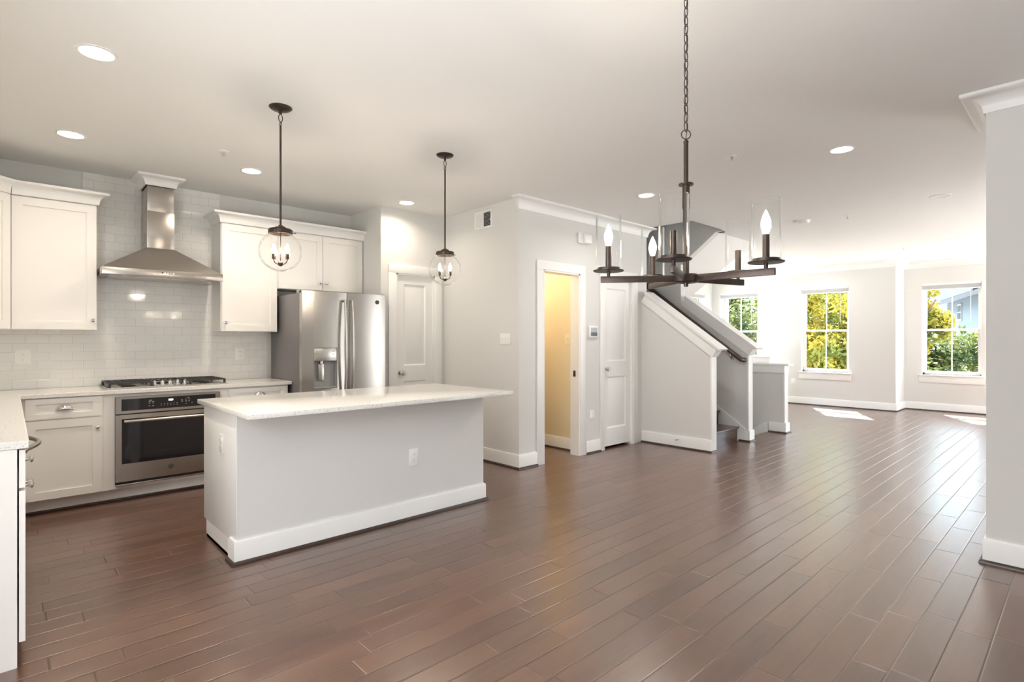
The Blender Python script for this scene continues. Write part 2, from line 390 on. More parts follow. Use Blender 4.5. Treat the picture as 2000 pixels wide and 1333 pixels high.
def fin(name, mb, m, parent=None, smooth=True, recalc=True):
    me = bpy.data.meshes.new(name); me.from_pydata(mb.v, [], mb.f)
    ml = m if isinstance(m, (list, tuple)) else [m]
    for q in ml: me.materials.append(q)
    if len(ml) > 1:
        for p, i in zip(me.polygons, mb.mi): p.material_index = i
    bm = bmesh.new(); bm.from_mesh(me)
    if recalc:
        bmesh.ops.remove_doubles(bm, verts=bm.verts, dist=1e-5); bmesh.ops.recalc_face_normals(bm, faces=bm.faces)
    bm.to_mesh(me); bm.free()
    if smooth:
        for p in me.polygons: p.use_smooth = True
        me.set_sharp_from_angle(angle=math.radians(32))
    o = bpy.data.objects.new(name, me); C.objects.link(o)
    if parent: o.parent = parent
    return o
def tag(o, label=None, cat=None, group=None, kind=None):
    if label: o['label'] = label
    if cat: o['category'] = cat
    if group: o['group'] = group
    if kind: o['kind'] = kind
    return o
def thing(name, label, cat, loc=(0, 0, 0), rz=0, group=None):
    o = bpy.data.objects.new(name, None); C.objects.link(o); o.empty_display_size = 0.1
    o.location = loc; o.rotation_euler = (0, 0, rz); return tag(o, label, cat, group)
def struct(name, mb, m, label, cat, parent=None, **k):
    o = fin(name, mb, m, parent, **k); return tag(o, label, cat, kind='structure') if not parent else o
def sempty(name, label, cat, loc=(0, 0, 0), rz=0):
    o = thing(name, label, cat, loc, rz); o['kind'] = 'structure'; return o
def dup(root, loc, rz=0, label=None, group=None):
    def cp(o, par):
        c = o.copy(); C.objects.link(c); c.parent = par
        for ch in list(o.children): cp(ch, c)
        return c
    r = cp(root, None); r.location = loc; r.rotation_euler = (0, 0, rz)
    if label: r['label'] = label
    if group: r['group'] = group
    return r
def B(x0, x1, y0, y1, z0, z1, bv=0.0): m = MB(); m.box(x0, x1, y0, y1, z0, z1, bv); return m
FACE_MX = -PI/2   # things facing -x
FACE_PX = PI/2    # things facing +x

# ------------------------------------------------------------------ setting
CE = 2.87; YB = 6.19; YR = -1.7; XL = -0.64; XW = 12.3; XR = 12.98; YV = 4.13; XV = 3.96
m = MB()
m.box(XL-.15, 7.38, YR-.15, YB+.15, -.25, 0); m.box(7.38, 8.29, YR-.15, 3.30, -.25, 0); m.box(8.29, XW+.17, YR-.15, YB+.15, -.25, 0); m.box(XW+.17, XR+.15, YR-.15, 2.72, -.25, 0)
struct('floor', m, FLOOR, 'dark brown glossy hardwood plank floor', 'floor')
m = MB()
m.box(XL-.15, 6.35, YR-.15, YB+.15, CE, CE+.25); m.box(6.35, 7.30, YR-.15, 3.47, CE, CE+.25); m.box(7.30, XW+.17, YR-.15, YB+.15, CE, CE+.25); m.box(XW+.17, XR+.15, YR-.15, 2.72, CE, CE+.25)
struct('ceiling', m, CEIL, 'smooth white ceiling with a stair opening', 'ceiling')

def wall_grid(mb, axis, p0, p1, a0, a1, z0, z1, holes):
    A = sorted({a0, a1} | {h[0] for h in holes} | {h[1] for h in holes}); Z = sorted({z0, z1} | {h[2] for h in holes} | {h[3] for h in holes})
    for i in range(len(A)-1):
        for j in range(len(Z)-1):
            ca, cz = (A[i]+A[i+1])/2, (Z[j]+Z[j+1])/2
            if any(h[0] < ca < h[1] and h[2] < cz < h[3] for h in holes): continue
            if axis == 'x': mb.box(p0, p1, A[i], A[i+1], Z[j], Z[j+1])
            else: mb.box(A[i], A[i+1], p0, p1, Z[j], Z[j+1])

WZ0, WZ1 = 0.69, 2.44
m = MB(); wall_grid(m, 'y', YB, YB+.17, XL-.15, XR+.17, -.25, CE+.25, [(11.04, 11.94, WZ0, WZ1), (9.5, 10.6, .25, 2.6)])  # the last opening is unseen, added for more daylight
struct('wall_back', m, WALL, 'greige back wall running behind the kitchen and stairs', 'wall')
m = MB(); m.box(3.085, 3.96, 5.58, YB, 0, CE); wall_grid(m, 'y', 5.46, 5.58, 3.085, 3.96, 0, CE, [(3.277, 3.808, 0, 2.13)])
struct('wall_pantry', m, WALL, 'greige wall box beside the refrigerator holding the pantry door', 'wall')
m = MB(); m.box(XV, XV+.12, YV+.12, 5.46, 0, CE)
struct('wall_kitchen', m, WALL, 'greige side wall with the small air vent and triple switch', 'wall')
m = MB(); wall_grid(m, 'y', YV, YV+.12, XV, 6.35, 0, CE, [(4.319, 4.937, 0, 2.137), (5.396, 6.02, 0, 2.137)])
struct('wall_hall', m, WALL, 'greige wall with the open doorway and closet door', 'wall')
m = MB(); m.box(5.08, 5.2, YV+.12, 5.46, 0, CE); m.box(XV+.12, 5.2, 5.46, 5.58, 0, CE)
struct('wall_powder_room', m, YELW, 'warm yellow lit wall inside the open doorway', 'wall')
m = MB(); m.box(6.23, 6.35, YV+.12, YB, 0, 4.4)
m.box(5.2, 6.23, 5.0, 5.1, 0, CE); m.box(6.23, 6.35, 3.35, YV+.12, CE+.25, 4.4)
struct('wall_stair_left', m, WALL, 'greige wall left of the stair flight', 'wall')
# wall between the two flights: cut along the slope of the upper flight
m = MB(); m.prism([(4.14, -2.0), (4.14, 2.46), (3.60, CE), (3.47, CE), (3.47, 4.4), (YB, 4.4), (YB, -2.0)], 'x', 7.26, 7.38)
m.box(6.35, 7.26, 3.35, 3.47, CE+.25, 4.4); m.box(6.2, 7.5, 3.3, YB+.15, 4.4, 4.5); m.box(6.2, 7.5, YB, YB+.15, CE+.25, 4.4)
struct('wall_stair_right', m, WALL, 'greige wall between the stair flights, cut on a slope at its top', 'wall')
m = MB(); m.prism([(3.60, CE), (5.9, 1.18), (5.9, 1.45), (3.97, CE)], 'x', 7.38, 8.50)
struct('wall_stair_soffit', m, CEIL, 'white sloping underside of the upper stair flight', 'soffit')
m = MB(); m.box(8.29, 8.41, 3.3, YB, -2.2, -.25); m.box(7.38, 8.29, 3.18, 3.30, -2.2, -.25); m.box(7.38, 8.41, YB, YB+.12, -2.2, -.25); m.box(7.3, 8.41, 3.18, YB+.12, -2.3, -2.2)
struct('wall_stairwell', m, WALL, 'greige stairwell side below the floor', 'wall')
m = MB(); wall_grid(m, 'x', XW, XW+.85, 2.55, YB, -.25, CE+.25, [(3.33, 4.22, WZ0, WZ1), (5.12, 6.01, WZ0, WZ1)])
# keep only a normal wall thickness
m = MB(); wall_grid(m, 'x', XW, XW+.17, 2.55, YB, -.25, CE+.25, [(3.33, 4.22, WZ0, WZ1), (5.12, 6.01, WZ0, WZ1)])
m.box(XW+.17, XR, 2.55, 2.72, -.25, CE+.25)
struct('wall_window', m, WALL, 'greige living room wall with two tall windows', 'wall')
m = MB(); wall_grid(m, 'x', XR, XR+.17, YR, 2.72, -.25, CE+.25, [(1.385, 2.275, WZ0, WZ1), (-1.5, .95, .15, 2.65)])  # the larger opening is unseen, added to let light in
struct('wall_bay', m, WALL, 'greige stepped-back wall with the tall window near the pillar', 'wall')
m = MB(); wall_grid(m, 'y', YR-.15, YR, XL-.15, XR+.17, -.25, CE+.25, [(10.9, 12.2, .05, 2.5), (7.4, 9.6, .05, 2.5)])  # both openings are invented, out of view, to brighten the living room
struct('wall_right', m, WALL, 'greige wall on the right, hidden behind the wall end, with added openings for fill light', 'wall')
m = MB(); wall_grid(m, 'x', XL-.15, XL, YR, YB, -.25, CE+.25, [(-.1, 2.05, 0, 2.5)])  # off-view opening added so daylight reaches the kitchen and ceiling
struct('wall_left', m, WALL, 'greige left wall with an added unseen opening for daylight', 'wall')
m = MB(); m.box(4.40, 4.98, YR, 0.45, 0, CE)
struct('wall_pillar', m, WALL, 'greige wall end at the right edge of the view', 'wall')
m = MB(); m.box(-.6, 2.10, YB-.010, YB, .945, 1.5); m.box(.509, 1.626, YB-.010, YB, 1.5, CE)
struct('wall_tile', m, TILE, 'glossy white subway tile backsplash', 'backsplash')
m = MB(); m.box(2.10, 2.125, YB-.5, YB, .945, 1.44)
for (cx, cy, cz, a, b_, rz) in [(XL-.08, .975, 1.25, 2.15, 2.5, -PI/2), (XW+.1, 3.775, 1.565, .89, 1.75, PI/2), (XW+.1, 5.565, 1.565, .89, 1.75, PI/2),
                               (XR+.1, 1.83, 1.565, .89, 1.75, PI/2), (XR+.1, -.275, 1.4, 2.45, 2.5, PI/2), (11.49, YB+.1, 1.565, .9, 1.75, PI), (10.05, YB+.1, 1.425, 1.1, 2.35, PI), (11.55, YR-.08, 1.275, 1.3, 2.45, 0), (8.5, YR-.08, 1.275, 2.2, 2.45, 0)]:
    portal(cx, cy, cz, a, b_, rz)

# baseboards: profile to the right of travel
BBP = [(0, 0), (.016, 0), (.016, .135), (.011, .15), (0, .15)]
SHP = [(0.016, 0), (.034, 0), (.033, .008), (.028, .015), (.022, .019), (.016, .02)]
def baseb(name, path, label, h=.15):
    k = h/.15
    mb = MB(); mb.sweep(path, [(o, z*k) for o, z in BBP]); o = struct(name, mb, TRIM, label, 'baseboard')
    mb = MB(); mb.sweep(path, SHP); s = fin('shoe_moulding', mb, SHOE, o); s['label'] = 'dark wood shoe moulding'
    return o
baseb('baseboard_kitchen', [(XV, 5.44), (XV, YV), (4.219, YV)][0:3], 'tall white baseboard under the vent wall turning to the doorway')
baseb('baseboard_hall', [(5.059, YV), (5.324, YV)], 'short white baseboard between the doorway and the closet door')
baseb('baseboard_stair_left', [(6.23, 4.12), (6.23, 3.16), (6.35, 3.16)], 'white baseboard along the near sloped stair wall')
baseb('baseboard_powder_room', [(5.08, 5.44), (5.08, YV+.13)], 'white baseboard inside the warm lit doorway')
baseb('baseboard_stair_right', [(7.26, 3.27), (7.26, 3.14), (7.38, 3.14), (7.38, 3.28)], 'white baseboard round the foot of the far sloped stair wall')
baseb('baseboard_stairwell', [(8.29, 3.29), (8.29, 3.06), (8.41, 3.06), (8.41, 4.4)], 'white baseboard round the low stairwell guard wall')
baseb('baseboard_window', [(11.9, YB), (XW, YB), (XW, 2.55), (XR, 2.55), (XR, YR)], 'white baseboard below the living room windows')
baseb('baseboard_pillar', [(4.98, YR), (4.98, .45), (4.40, .45), (4.40, YR)][::-1] and [(4.98, 0.30), (4.98, .45), (4.40, .45), (4.40, YR)], 'tall white baseboard round the wall end at the right edge')

def crown(name, path, label, h=.125, p=.10, par=None, top=CE, mat_=None):
    k = 8; pr = [(0, top-h), (.012, top-h), (.014, top-h+.012)]
    for i in range(k+1):
        a = PI/2*i/k; pr.append((.016 + (p-.03)*(1-math.cos(a)), top-h+.02 + (h-.045)*math.sin(a)))
    pr += [(p-.008, top-.022), (p, top-.018), (p, top), (0, top)]
    mb = MB(); mb.sweep(path, pr)
    if par: return fin(name, mb, mat_ or TRIM, par)
    return struct(name, mb, TRIM, label, 'crown moulding')
crown('trim_crown_hall', [(XV+.0, YV+.012), (XV, YV), (6.35, YV), (6.35, 4.4)], 'white crown moulding above the doorway wall')
crown('trim_crown_window', [(8.6, YB), (XW, YB), (XW, 2.55), (XR, 2.55), (XR, YR)], 'white crown moulding above the living room windows')
crown('trim_crown_pillar', [(4.98, .43), (4.98, .45), (4.40, .45), (4.40, YR)], 'white crown moulding round the wall end at the right edge', h=.115, p=.115)

def casing(name, x0, x1, zt, yw, label, wd=.1, wr=None, xo0=None, xo1=None):
    mb = MB(); a = xo0 if xo0 is not None else x0-wd; b = xo1 if xo1 is not None else x1+wd
    mb.box(a, x0, yw-.02, yw, 0, zt, .003); mb.box(x1, b, yw-.02, yw, 0, zt, .003); mb.box(a, b, yw-.02, yw, zt, zt+wd, .003)
    mb.box(x0-.002, x0+.018, yw-.012, yw+.12, 0, zt); mb.box(x1-.018, x1+.002, yw-.012, yw+.12, 0, zt); mb.box(x0, x1, yw-.012, yw+.12, zt-.018, zt+.002)
    return struct(name, mb, TRIM, label, 'door casing')
o = casing('trim_doorway', 4.319, 4.937, 2.137, YV, 'white casing round the open doorway')
mb = B(4.912, 4.919, 4.17, 4.20, .93, 1.0); q = fin('strike_plate', mb, BRONZE, o); q['label'] = 'dark pocket door latch plate'
casing('trim_closet', 5.396, 6.02, 2.137, YV, 'white casing round the closed closet door', xo0=5.324, xo1=6.118)
casing('trim_pantry', 3.277, 3.808, 2.13, 5.46, 'white casing round the pantry door', xo1=3.91)

def two_panel_door(name, w, h, loc, label, knob_left=True, zs=None, hinge=True):
    t = sempty(name, label, 'door', loc)
    st = [(.016, .012), (.026, .012), (.055, .003)]
    a, b = .11, w-.11
    mb = MB(); mb.panel(w, h, .035, [(a, b, zs[0], zs[1], st), (a, b, zs[2], zs[3], st)])
    fin('door_panel', mb, TRIM, t)
    kx = .065 if knob_left else w-.065
    mb = MB(); pass
    kb = MB(); kb.lathe([(.0, 0), (.033, 0), (.031, -.006), (.012, -.012), (.011, -.03), (.022, -.038), (.03, -.05), (.029, -.062), (.018, -.07), (.0, -.072)], (kx, 0, .97), 28, axis='y')
    k = fin('door_knob', kb, CHROME, t); k['label'] = 'polished nickel knob'
    for z in (.22, h/2+.03, h-.2):
        hb = MB(); hb.tube([(w+.004, -.006, z-.045), (w+.004, -.006, z+.045)], .007, 10); hb.sphere((w+.004, -.006, z-.05), .007, n=6)
        fin('hinge', hb, TRIM, t)
    return t
two_panel_door('door_1', .523, 2.105, (3.281, 5.475, .012), 'white two-panel pantry door behind the island', True, (.25, .87, 1.05, 2.0))
two_panel_door('door_2', .616, 2.095, (5.400, 4.155, .03), 'white two-panel closet door between the doorway and stairs', True, (.22, .87, 1.06, 1.98))

# ------------------------------------------------------------------ windows
def window(name, w, h, loc, rz, label, rod_side=1, blind_label=''):
    t = sempty(name, label, 'window', loc, rz)       # origin lower left of opening, front towards -y, wall face at y=0
    mb = MB(); D = .10
    mb.box(0, .035, D-.02, D+.07, 0, h, .002); mb.box(w-.035, w, D-.02, D+.07, 0, h, .002); mb.box(0, w, D-.02, D+.07, h-.035, h, .002); mb.box(0, w, D-.02, D+.07, 0, .035, .002)
    fin('window_frame', mb, TRIM, t)
    # jamb return
    mb = MB(); mb.box(-.001, .006, 0, D, 0, h); mb.box(w-.006, w+.001, 0, D, 0, h); mb.box(0, w, 0, D, h-.006, h+.001)
    fin('jamb', mb, TRIM, t)
    mid = h*.49
    for (z0, z1, yy) in ((.03, mid+.02, D-.005), (mid-.02, h-.03, D+.03)):
        mb = MB(); a, b = .03, w-.03; s_ = .035
        mb.box(a, a+s_, yy, yy+.03, z0, z1, .002); mb.box(b-s_, b, yy, yy+.03, z0, z1, .002)
        mb.box(a+s_, b-s_, yy, yy+.03, z0, z0+.04, .002); mb.box(a+s_, b-s_, yy, yy+.03, z1-.04, z1, .002)
        mb.box(w/2-.009, w/2+.009, yy+.005, yy+.022, z0+.04, z1-.04)
        s = fin('sash', mb, TRIM, t)
        mb = B(a+s_, b-s_, yy+.012, yy+.016, z0+.04, z1-.04); fin('pane', mb, PANE, s)
    mb = MB(); mb.box(-.05, w+.05, -.045, D-.02, -.022, 0, .004); mb.box(-.04, w+.04, -.018, 0, -.15, -.022, .003)
    fin('sill', mb, TRIM, t)
    # raised blind
    bl = thing('raised_blind', blind_label, 'blind', loc, rz, 'raised window blinds')
    mb = B(.01, w-.01, .005, .06, h-.045, h-.004, .004); fin('head_rail', mb, BLIND, bl)
    mb = MB()
    for k in range(10): mb.box(.015, w-.015, .008, .056, h-.052-k*.006, h-.049-k*.006)
    mb.box(.015, w-.015, .008, .056, h-.128, h-.112, .003); fin('slat_stack', mb, BLIND, bl)
    x = w*.82 if rod_side > 0 else w*.18
    mb = MB(); mb.tube([(x, .03, h-.10), (x, .03, h-.75)], .004, 8); fin('tilt_wand', mb, PLATE, bl)
    return t
def W(y1): return None
window('window_1', .89, 1.75, (XW, 4.22, WZ0), FACE_MX, 'middle tall window, trees outside, left of the wall step', 1, 'raised white blind at the top of the middle window')
window('window_2', .89, 1.75, (XW, 6.01, WZ0), FACE_MX, 'tall window seen above the sloped stair cap', 1, 'raised white blind at the top of the window above the stair cap')
window('window_3', .89, 1.75, (XR, 2.275, WZ0), FACE_MX, 'tall window beside the pillar with a blue house outside', 1, 'raised white blind at the top of the window beside the pillar')
window('window_4', .90, 1.75, (11.04, YB, WZ0), 0, 'window in the back wall seen in a sliver below the stair soffit', 1, 'raised white blind in the back wall window')

# ------------------------------------------------------------------ stairs
SL = .72; al = Vector((.811, .585)); no = Vector((-.585, .811))
def sloped_wall(name, x0, x1, label, basename):
    t = sempty(name, label, 'stair wall')
    mb = MB(); mb.prism([(3.16, 0 if x0 < 7 else -2.0), (3.16, 1.19), (YV+.02, 1.19+SL*(YV+.02-3.16)), (YV+.02, 0 if x0 < 7 else -2.0)], 'x', x0+.001, x1-.001); fin('wall_panel', mb, WALL, t)
    p0 = Vector((3.150, 1.165)); Lg = (YV-3.15)/.811
    def quadp(s0, s1, n0, n1): return [tuple(p0+al*s0+no*n0), tuple(p0+al*s1+no*n0), tuple(p0+al*s1+no*n1), tuple(p0+al*s0+no*n1)]
    mb = MB(); mb.prism(quadp(-.0, Lg, 0, .125), 'x', x0-.018, x1+.018); mb.prism(quadp(-.018, .0, .0, .125), 'x', x0-.018, x1+.018)
    fin('apron', mb, TRIM, t)
    mb = MB(); mb.prism(quadp(-.055, Lg+.01, .125, .148), 'x', x0-.045, x1+.045)
    mb.prism(quadp(-.035, Lg+.01, .112, .125), 'x', x0-.03, x1+.03); fin('cap', mb, TRIM, t)
    mb = MB(); mb.box(x0-.004, x1+.004, 3.142, 3.162, 0, 1.19, .002); fin('end_board', mb, TRIM, t)
    return t
sloped_wall('wall_stair_near', 6.23, 6.35, 'near sloped half wall of the stairs with white cap', '')
sloped_wall('wall_stair_far', 7.26, 7.38, 'far sloped half wall of the stairs with white cap behind the handrail', '')
t = sempty('wall_guard', 'low level-topped guard wall right of the stairs', 'half wall')
mb = B(8.29, 8.41, 3.08, YB-.3, -.25, .985); fin('wall_panel', mb, WALL, t)
mb = B(8.272, 8.428, 3.062, YB-.3, .875, .985, .002); fin('apron', mb, TRIM, t)
mb = B(8.245, 8.455, 3.0, YB-.3, .985, 1.012, .004); fin('cap', mb, TRIM, t)
mb = B(8.286, 8.414, 3.064, 3.084, 0, .88, .002); fin('end_board', mb, TRIM, t)
t = sempty('wall_ledge', 'low white-capped wall behind the guard wall, below the window', 'half wall')
mb = B(11.74, 11.86, 4.66, 6.0, 0, .97); fin('wall_panel', mb, WALL, t)
mb = B(11.72, 11.88, 4.64, 6.0, .88, .985, .002); fin('apron', mb, TRIM, t)
mb = B(11.69, 11.91, 4.61, 6.0, .985, 1.01, .004); fin('cap', mb, TRIM, t)

t = thing('staircase', 'dark wood stair flight rising between two half walls', 'staircase', (6.8, 3.29, 0))
RI, RU = .192, .266
for k in range(9):
    y = k*RU
    mb = B(-.449, .459, y, y+.018, k*RI, (k+1)*RI-.028); fin('riser', mb, RAIL, t)
    mb = B(-.449, .459, y-.028, y+RU+.016, (k+1)*RI-.028, (k+1)*RI, .008); fin('tread', mb, RAIL, t)
sk = MB(); sk.prism([(3.30, 0), (3.185, 0), (3.185, .17), (3.26, .22), (3.26+2.4, .22+2.4*SL), (3.26+2.4, .0)], 'x', 7.242, 7.262)
o = fin('stair_skirt', sk, TRIM); tag(o, 'white skirt board along the far stair wall beside the dark treads', 'trim', kind='structure'); o.name = 'trim_stair_skirt'
sk = MB(); sk.prism([(3.30, -.05), (3.30, .15), (3.36, .13), (5.6, -1.5), (5.6, -1.8)], 'x', 8.276, 8.291)
o = fin('trim_stairwell_skirt', sk, TRIM); tag(o, 'white skirt board dropping into the stairwell', 'trim', kind='structure')

t = thing('handrail', 'dark wood handrail on the far stair wall', 'handrail', (0, 0, 0))
xr = 7.185; s = .745
pts = [(xr, 3.235+i*.2, 1.115+i*.2*s) for i in range(11)]
mb = MB(); mb.tube([(7.25, 3.195, 1.095), (7.215, 3.195, 1.09), (xr, 3.21, 1.098)] + pts, .031, 14); fin('rail', mb, RAIL, t)
for y in (3.36, 4.45):
    z = 1.115+(y-3.235)*s
    mb = MB(); mb.tube([(7.258, y, z-.085), (7.215, y, z-.085), (xr, y, z-.06), (xr, y, z-.02)], .007, 8); mb.lathe([(0, 0), (.033, 0), (.033, -.008), (0, -.012)], (7.26, y, z-.085), 20, axis='x')
    fin('bracket', mb, SATIN, t)

# ------------------------------------------------------------------ hardware helpers
def knob(parent, x, z, y=0.0, m_=None):
    mb = MB(); mb.lathe([(0, 0), (.009, 0), (.007, -.008), (.006, -.014), (.012, -.019), (.0155, -.025), (.014, -.031), (.006, -.035), (0, -.0355)], (x, y, z), 20, axis='y')
    o = fin('knob', mb, m_ or CHROME, parent); o['label'] = 'polished nickel knob'; return o
def cup_pull(parent, x, z, y=0.0):
    mb = MB(); vs = []; fs = []; n, k = 16, 8; W2, H2, D2 = .052, .037, .028
    for i in range(n+1):
        a = PI*i/n
        for j in range(k+1):
            b = PI/2*j/k
            vs.append((x - W2*math.cos(a), y - D2*math.sin(b)*math.sin(a)*1.0 - .001, z - .012 + H2*math.sin(a)*math.cos(b)))
    for i in range(n):
        for j in range(k): a = i*(k+1)+j; fs.append((a, a+1, a+k+2, a+k+1))
    mb.add(vs, fs); mb.box(x-W2-.006, x+W2+.006, y-.003, y, z-.014, z-.008, .001)
    o = fin('cup_pull', mb, CHROME, parent); o['label'] = 'polished nickel cup pull'
    sol = o.modifiers.new('s', 'SOLIDIFY'); sol.thickness = .0015; return o
def shaker(name, parent, x0, x1, z0, z1, y=0, rail=.062, t_=.02, dep=.009):
    mb = MB(); mb.panel(x1-x0, z1-z0, t_, [(rail, x1-x0-rail, rail if z1-z0 > .3 else .042, z1-z0-(rail if z1-z0 > .3 else .042), [(.0, dep)])], x0=x0, z0=z0, yf=y)
    return fin(name, mb, CAB, parent, smooth=False)

# ------------------------------------------------------------------ base cabinets (back run). origin: floor, front face y
YF = 5.58
t = thing('base_cabinet', 'white shaker base cabinet left of the oven with one drawer over one door', 'cabinet', (.08, YF, 0))
mb = MB(); mb.box(-.0, .515, .0, .60, .115, .912); mb.box(0, .515, .07, .58, 0, .115); fin('body', mb, CAB, t)
d = shaker('drawer', t, .034, .505, .746, .905, -.02); cup_pull(d, .27, .826, -.02)
d = shaker('door', t, .034, .505, .12, .733, -.02); knob(d, .474, .654, -.02)
t = thing('base_cabinet', 'white base cabinet right of the oven, mostly hidden by the island', 'cabinet', (1.535, YF, 0))
mb = MB(); mb.box(0, .565, .0, .60, .115, .912); mb.box(0, .565, .07, .58, 0, .115); fin('body', mb, CAB, t)
d = shaker('drawer', t, .012, .553, .746, .898, -.02); cup_pull(d, .289, .835, -.02)
d = shaker('door', t, .012, .280, .12, .733, -.02); knob(d, .25, .66, -.02)
d = shaker('door', t, .285, .553, .12, .733, -.02); knob(d, .315, .66, -.02)
t = thing('oven_cabinet', 'white cabinet surround framing the built-in oven', 'cabinet', (.595, YF, 0))
mb = MB(); mb.box(0, .078, -.002, .60, .115, .912); mb.box(.872, .94, -.002, .60, .115, .912); mb.box(.078, .872, -.002, .60, .884, .912); mb.box(.078, .872, -.002, .60, .115, .139); fin('body', mb, CAB, t)
mb = B(0, .94, .07, .58, 0, .115); fin('toe_kick', mb, CAB, t)
mb = B(.10, 2.10, 5.63, 5.65, 0, .022, .004); o = fin('shoe_moulding', mb, SHOE); tag(o, 'dark shoe moulding along the toe kick of the kitchen cabinets', 'trim', kind='structure'); o.name = 'trim_toe_kick'

# oven
t = thing('wall_oven', 'stainless built-in oven with black glass window under the cooktop', 'oven', (.675, YF-.004, .141))
W_, H_ = .79, .741
mb = B(.004, W_-.004, -.003, .55, .002, H_-.002); fin('body', mb, BLACKI, t)
mb = MB(); mb.panel(W_, .138, .028, [(.038, W_-.038, .022, .122, [(.0, .002)])], z0=H_-.138, yf=-.03); fin('control_panel', mb, STEELH, t)
o = B(.039, W_-.039, -.0285, -.027, H_-.138+.023, H_-.138+.121); g = fin('control_glass', o, BLKGL, t)
mb = B(.378, .412, -.0295, -.0284, H_-.050, H_-.036); q = fin('clock_display', mb, GLOW, g); q['label'] = 'lit white clock display'
mb = MB(); rnd = random.Random(3)
for (gx, gz, wd) in [(.235, -.04, .02), (.23, -.052, .016), (.255, -.052, .016), (.23, -.064, .012), (.255, -.064, .014), (.23, -.088, .012), (.255, -.088, .014)] + [(.32+i*.024, -.076, .006) for i in range(6)] + [(.32+i*.024, -.090, .006) for i in range(6)] + \
        [(.475, -.055, .012), (.475, -.067, .014), (.505, -.05, .012), (.53, -.05, .014), (.505, -.066, .014), (.53, -.066, .01), (.51, -.088, .008), (.555, -.082, .008), (.52, -.036, .018)]:
    mb = B(gx, gx+wd, -.0293, -.0284, H_+gz, H_+gz+.004); fin('control_marking', mb, MARK, g)

zt = .595
mb = MB(); mb.panel(W_, zt-.036, .045, [(.038, W_-.038, .146, zt-.036-.034, [(.0, .002)])], z0=.036, yf=-.042); dr = fin('oven_door', mb, STEELH, t)
mb = B(.0395, W_-.0395, -.0405, -.039, .022+.1615, zt-.0355); fin('door_glass', mb, BLKGL, dr)
mb = MB(); hz = zt-.052
mb.tube([(.05, -.085, hz), (W_-.05, -.085, hz)], .0125, 16); mb.box(.052, .07, -.085, -.041, hz-.009, hz+.009, .003); mb.box(W_-.07, W_-.052, -.085, -.041, hz-.009, hz+.009, .003)
fin('oven_handle', mb, STEEL, dr)
def badge(parent, x, z, y, r, name='badge', axis=None):
    mb = MB(); mb.lathe([(0, 0), (r, 0), (r, -.0016), (r*.86, -.002), (r*.84, -.0012), (0, -.0012)], (x, y, z), 28, axis='y')
    q = [(x+r*.45*math.cos(a)*(1 if a < PI else .7) - r*.1, y-.0022, z+r*.4*math.sin(a)) for a in [i*.35 for i in range(5, 20)]]
    mb.tube(q, r*.07, 6)
    mb.tube([(x+r*.05, y-.0022, z+r*.1), (x+r*.5, y-.0022, z+r*.25), (x+r*.55, y-.0022, z-r*.3), (x, y-.0022, z-r*.5)], r*.06, 6)
    o = fin(name, mb, BADGE, parent); o['label'] = 'round grey emblem'; return o
badge(dr, .393, .115, -.042, .022)
mb = B(.0, W_, -.03, .0, 0, .013, .002); fin('vent_trim', mb, STEELH, t)

# worktops
mb = MB(); mb.prism([(-.62, 3.05), (.075, 3.05), (.085, 5.545), (2.127, 5.545), (2.127, YB-.011), (-.62, YB-.011)], 'z', .912, .945)
o = fin('worktop', mb, QUARTZ); tag(o, 'white speckled quartz worktop in an L along the back and left cabinets', 'worktop')
o.modifiers.new('b', 'BEVEL').width = .003

# cooktop
t = thing('gas_cooktop', 'stainless gas cooktop with black grates above the oven', 'cooktop', (.63, 5.69, .946))
mb = B(0, .94, 0, .49, 0, .008, .003); fin('tray', mb, STEEL, t)
for gx0, gx1 in ((.015, .335), (.62, .925)):
    mb = MB(); z = .043
    for yy in (.02, .47): mb.box(gx0, gx1, yy-.006, yy+.006, z-.006, z+.006, .002)
    for xx in (gx0+.006, gx1-.006): mb.box(xx-.006, xx+.006, .02, .47, z-.006, z+.006, .002)
    for k in range(1, 6): xx = gx0+(gx1-gx0)*k/6; mb.box(xx-.004, xx+.004, .02, .47, z-.003, z+.007, .001)
    for yy in (.13, .245, .36): mb.box(gx0, gx1, yy-.005, yy+.005, z-.004, z+.006, .001)
    for xx in (gx0+.008, gx1-.008):
        for yy in (.024, .466): mb.box(xx-.009, xx+.009, yy-.009, yy+.009, .008, z)
    fin('grate', mb, BLACKI, t)
mb = MB(); z = .043
mb.box(.345, .61, .20, .212, z-.006, z+.006, .002); mb.box(.345, .61, .458, .47, z-.006, z+.006, .002)
for xx in (.351, .604): mb.box(xx-.006, xx+.006, .20, .47, z-.006, z+.006, .002)
for k in range(1, 5): xx = .345+.265*k/5; mb.box(xx-.004, xx+.004, .20, .47, z-.003, z+.007, .001)
for xx in (.353, .602):
    for yy in (.206, .464): mb.box(xx-.008, xx+.008, yy-.006, yy+.006, .008, z)
fin('grate', mb, BLACKI, t)
for (bx, by, br_) in ((.17, .13, .045), (.17, .36, .038), (.477, .33, .055), (.77, .13, .038), (.77, .36, .045)):
    mb = MB(); mb.lathe([(br_+.012, .008), (br_+.012, .014), (br_, .016), (br_, .021), (br_*.5, .024), (0, .024)], (bx, by, 0), 28)
    o = fin('burner', mb, BLACKI, t)
for i in range(5):
    mb = MB(); c = (.375+i*.052, .075 if i % 2 == 0 else .105, 0)
    c = (.355+i*.06, .075, 0)
    mb.lathe([(.023, .008), (.023, .014), (.017, .018), (.0165, .042), (.013, .046), (0, .046)], c, 20); mb.box(c[0]-.004, c[0]+.004, c[1]-.019, c[1]+.019, .034, .055, .001)
    fin('knob', mb, CHROME, t)

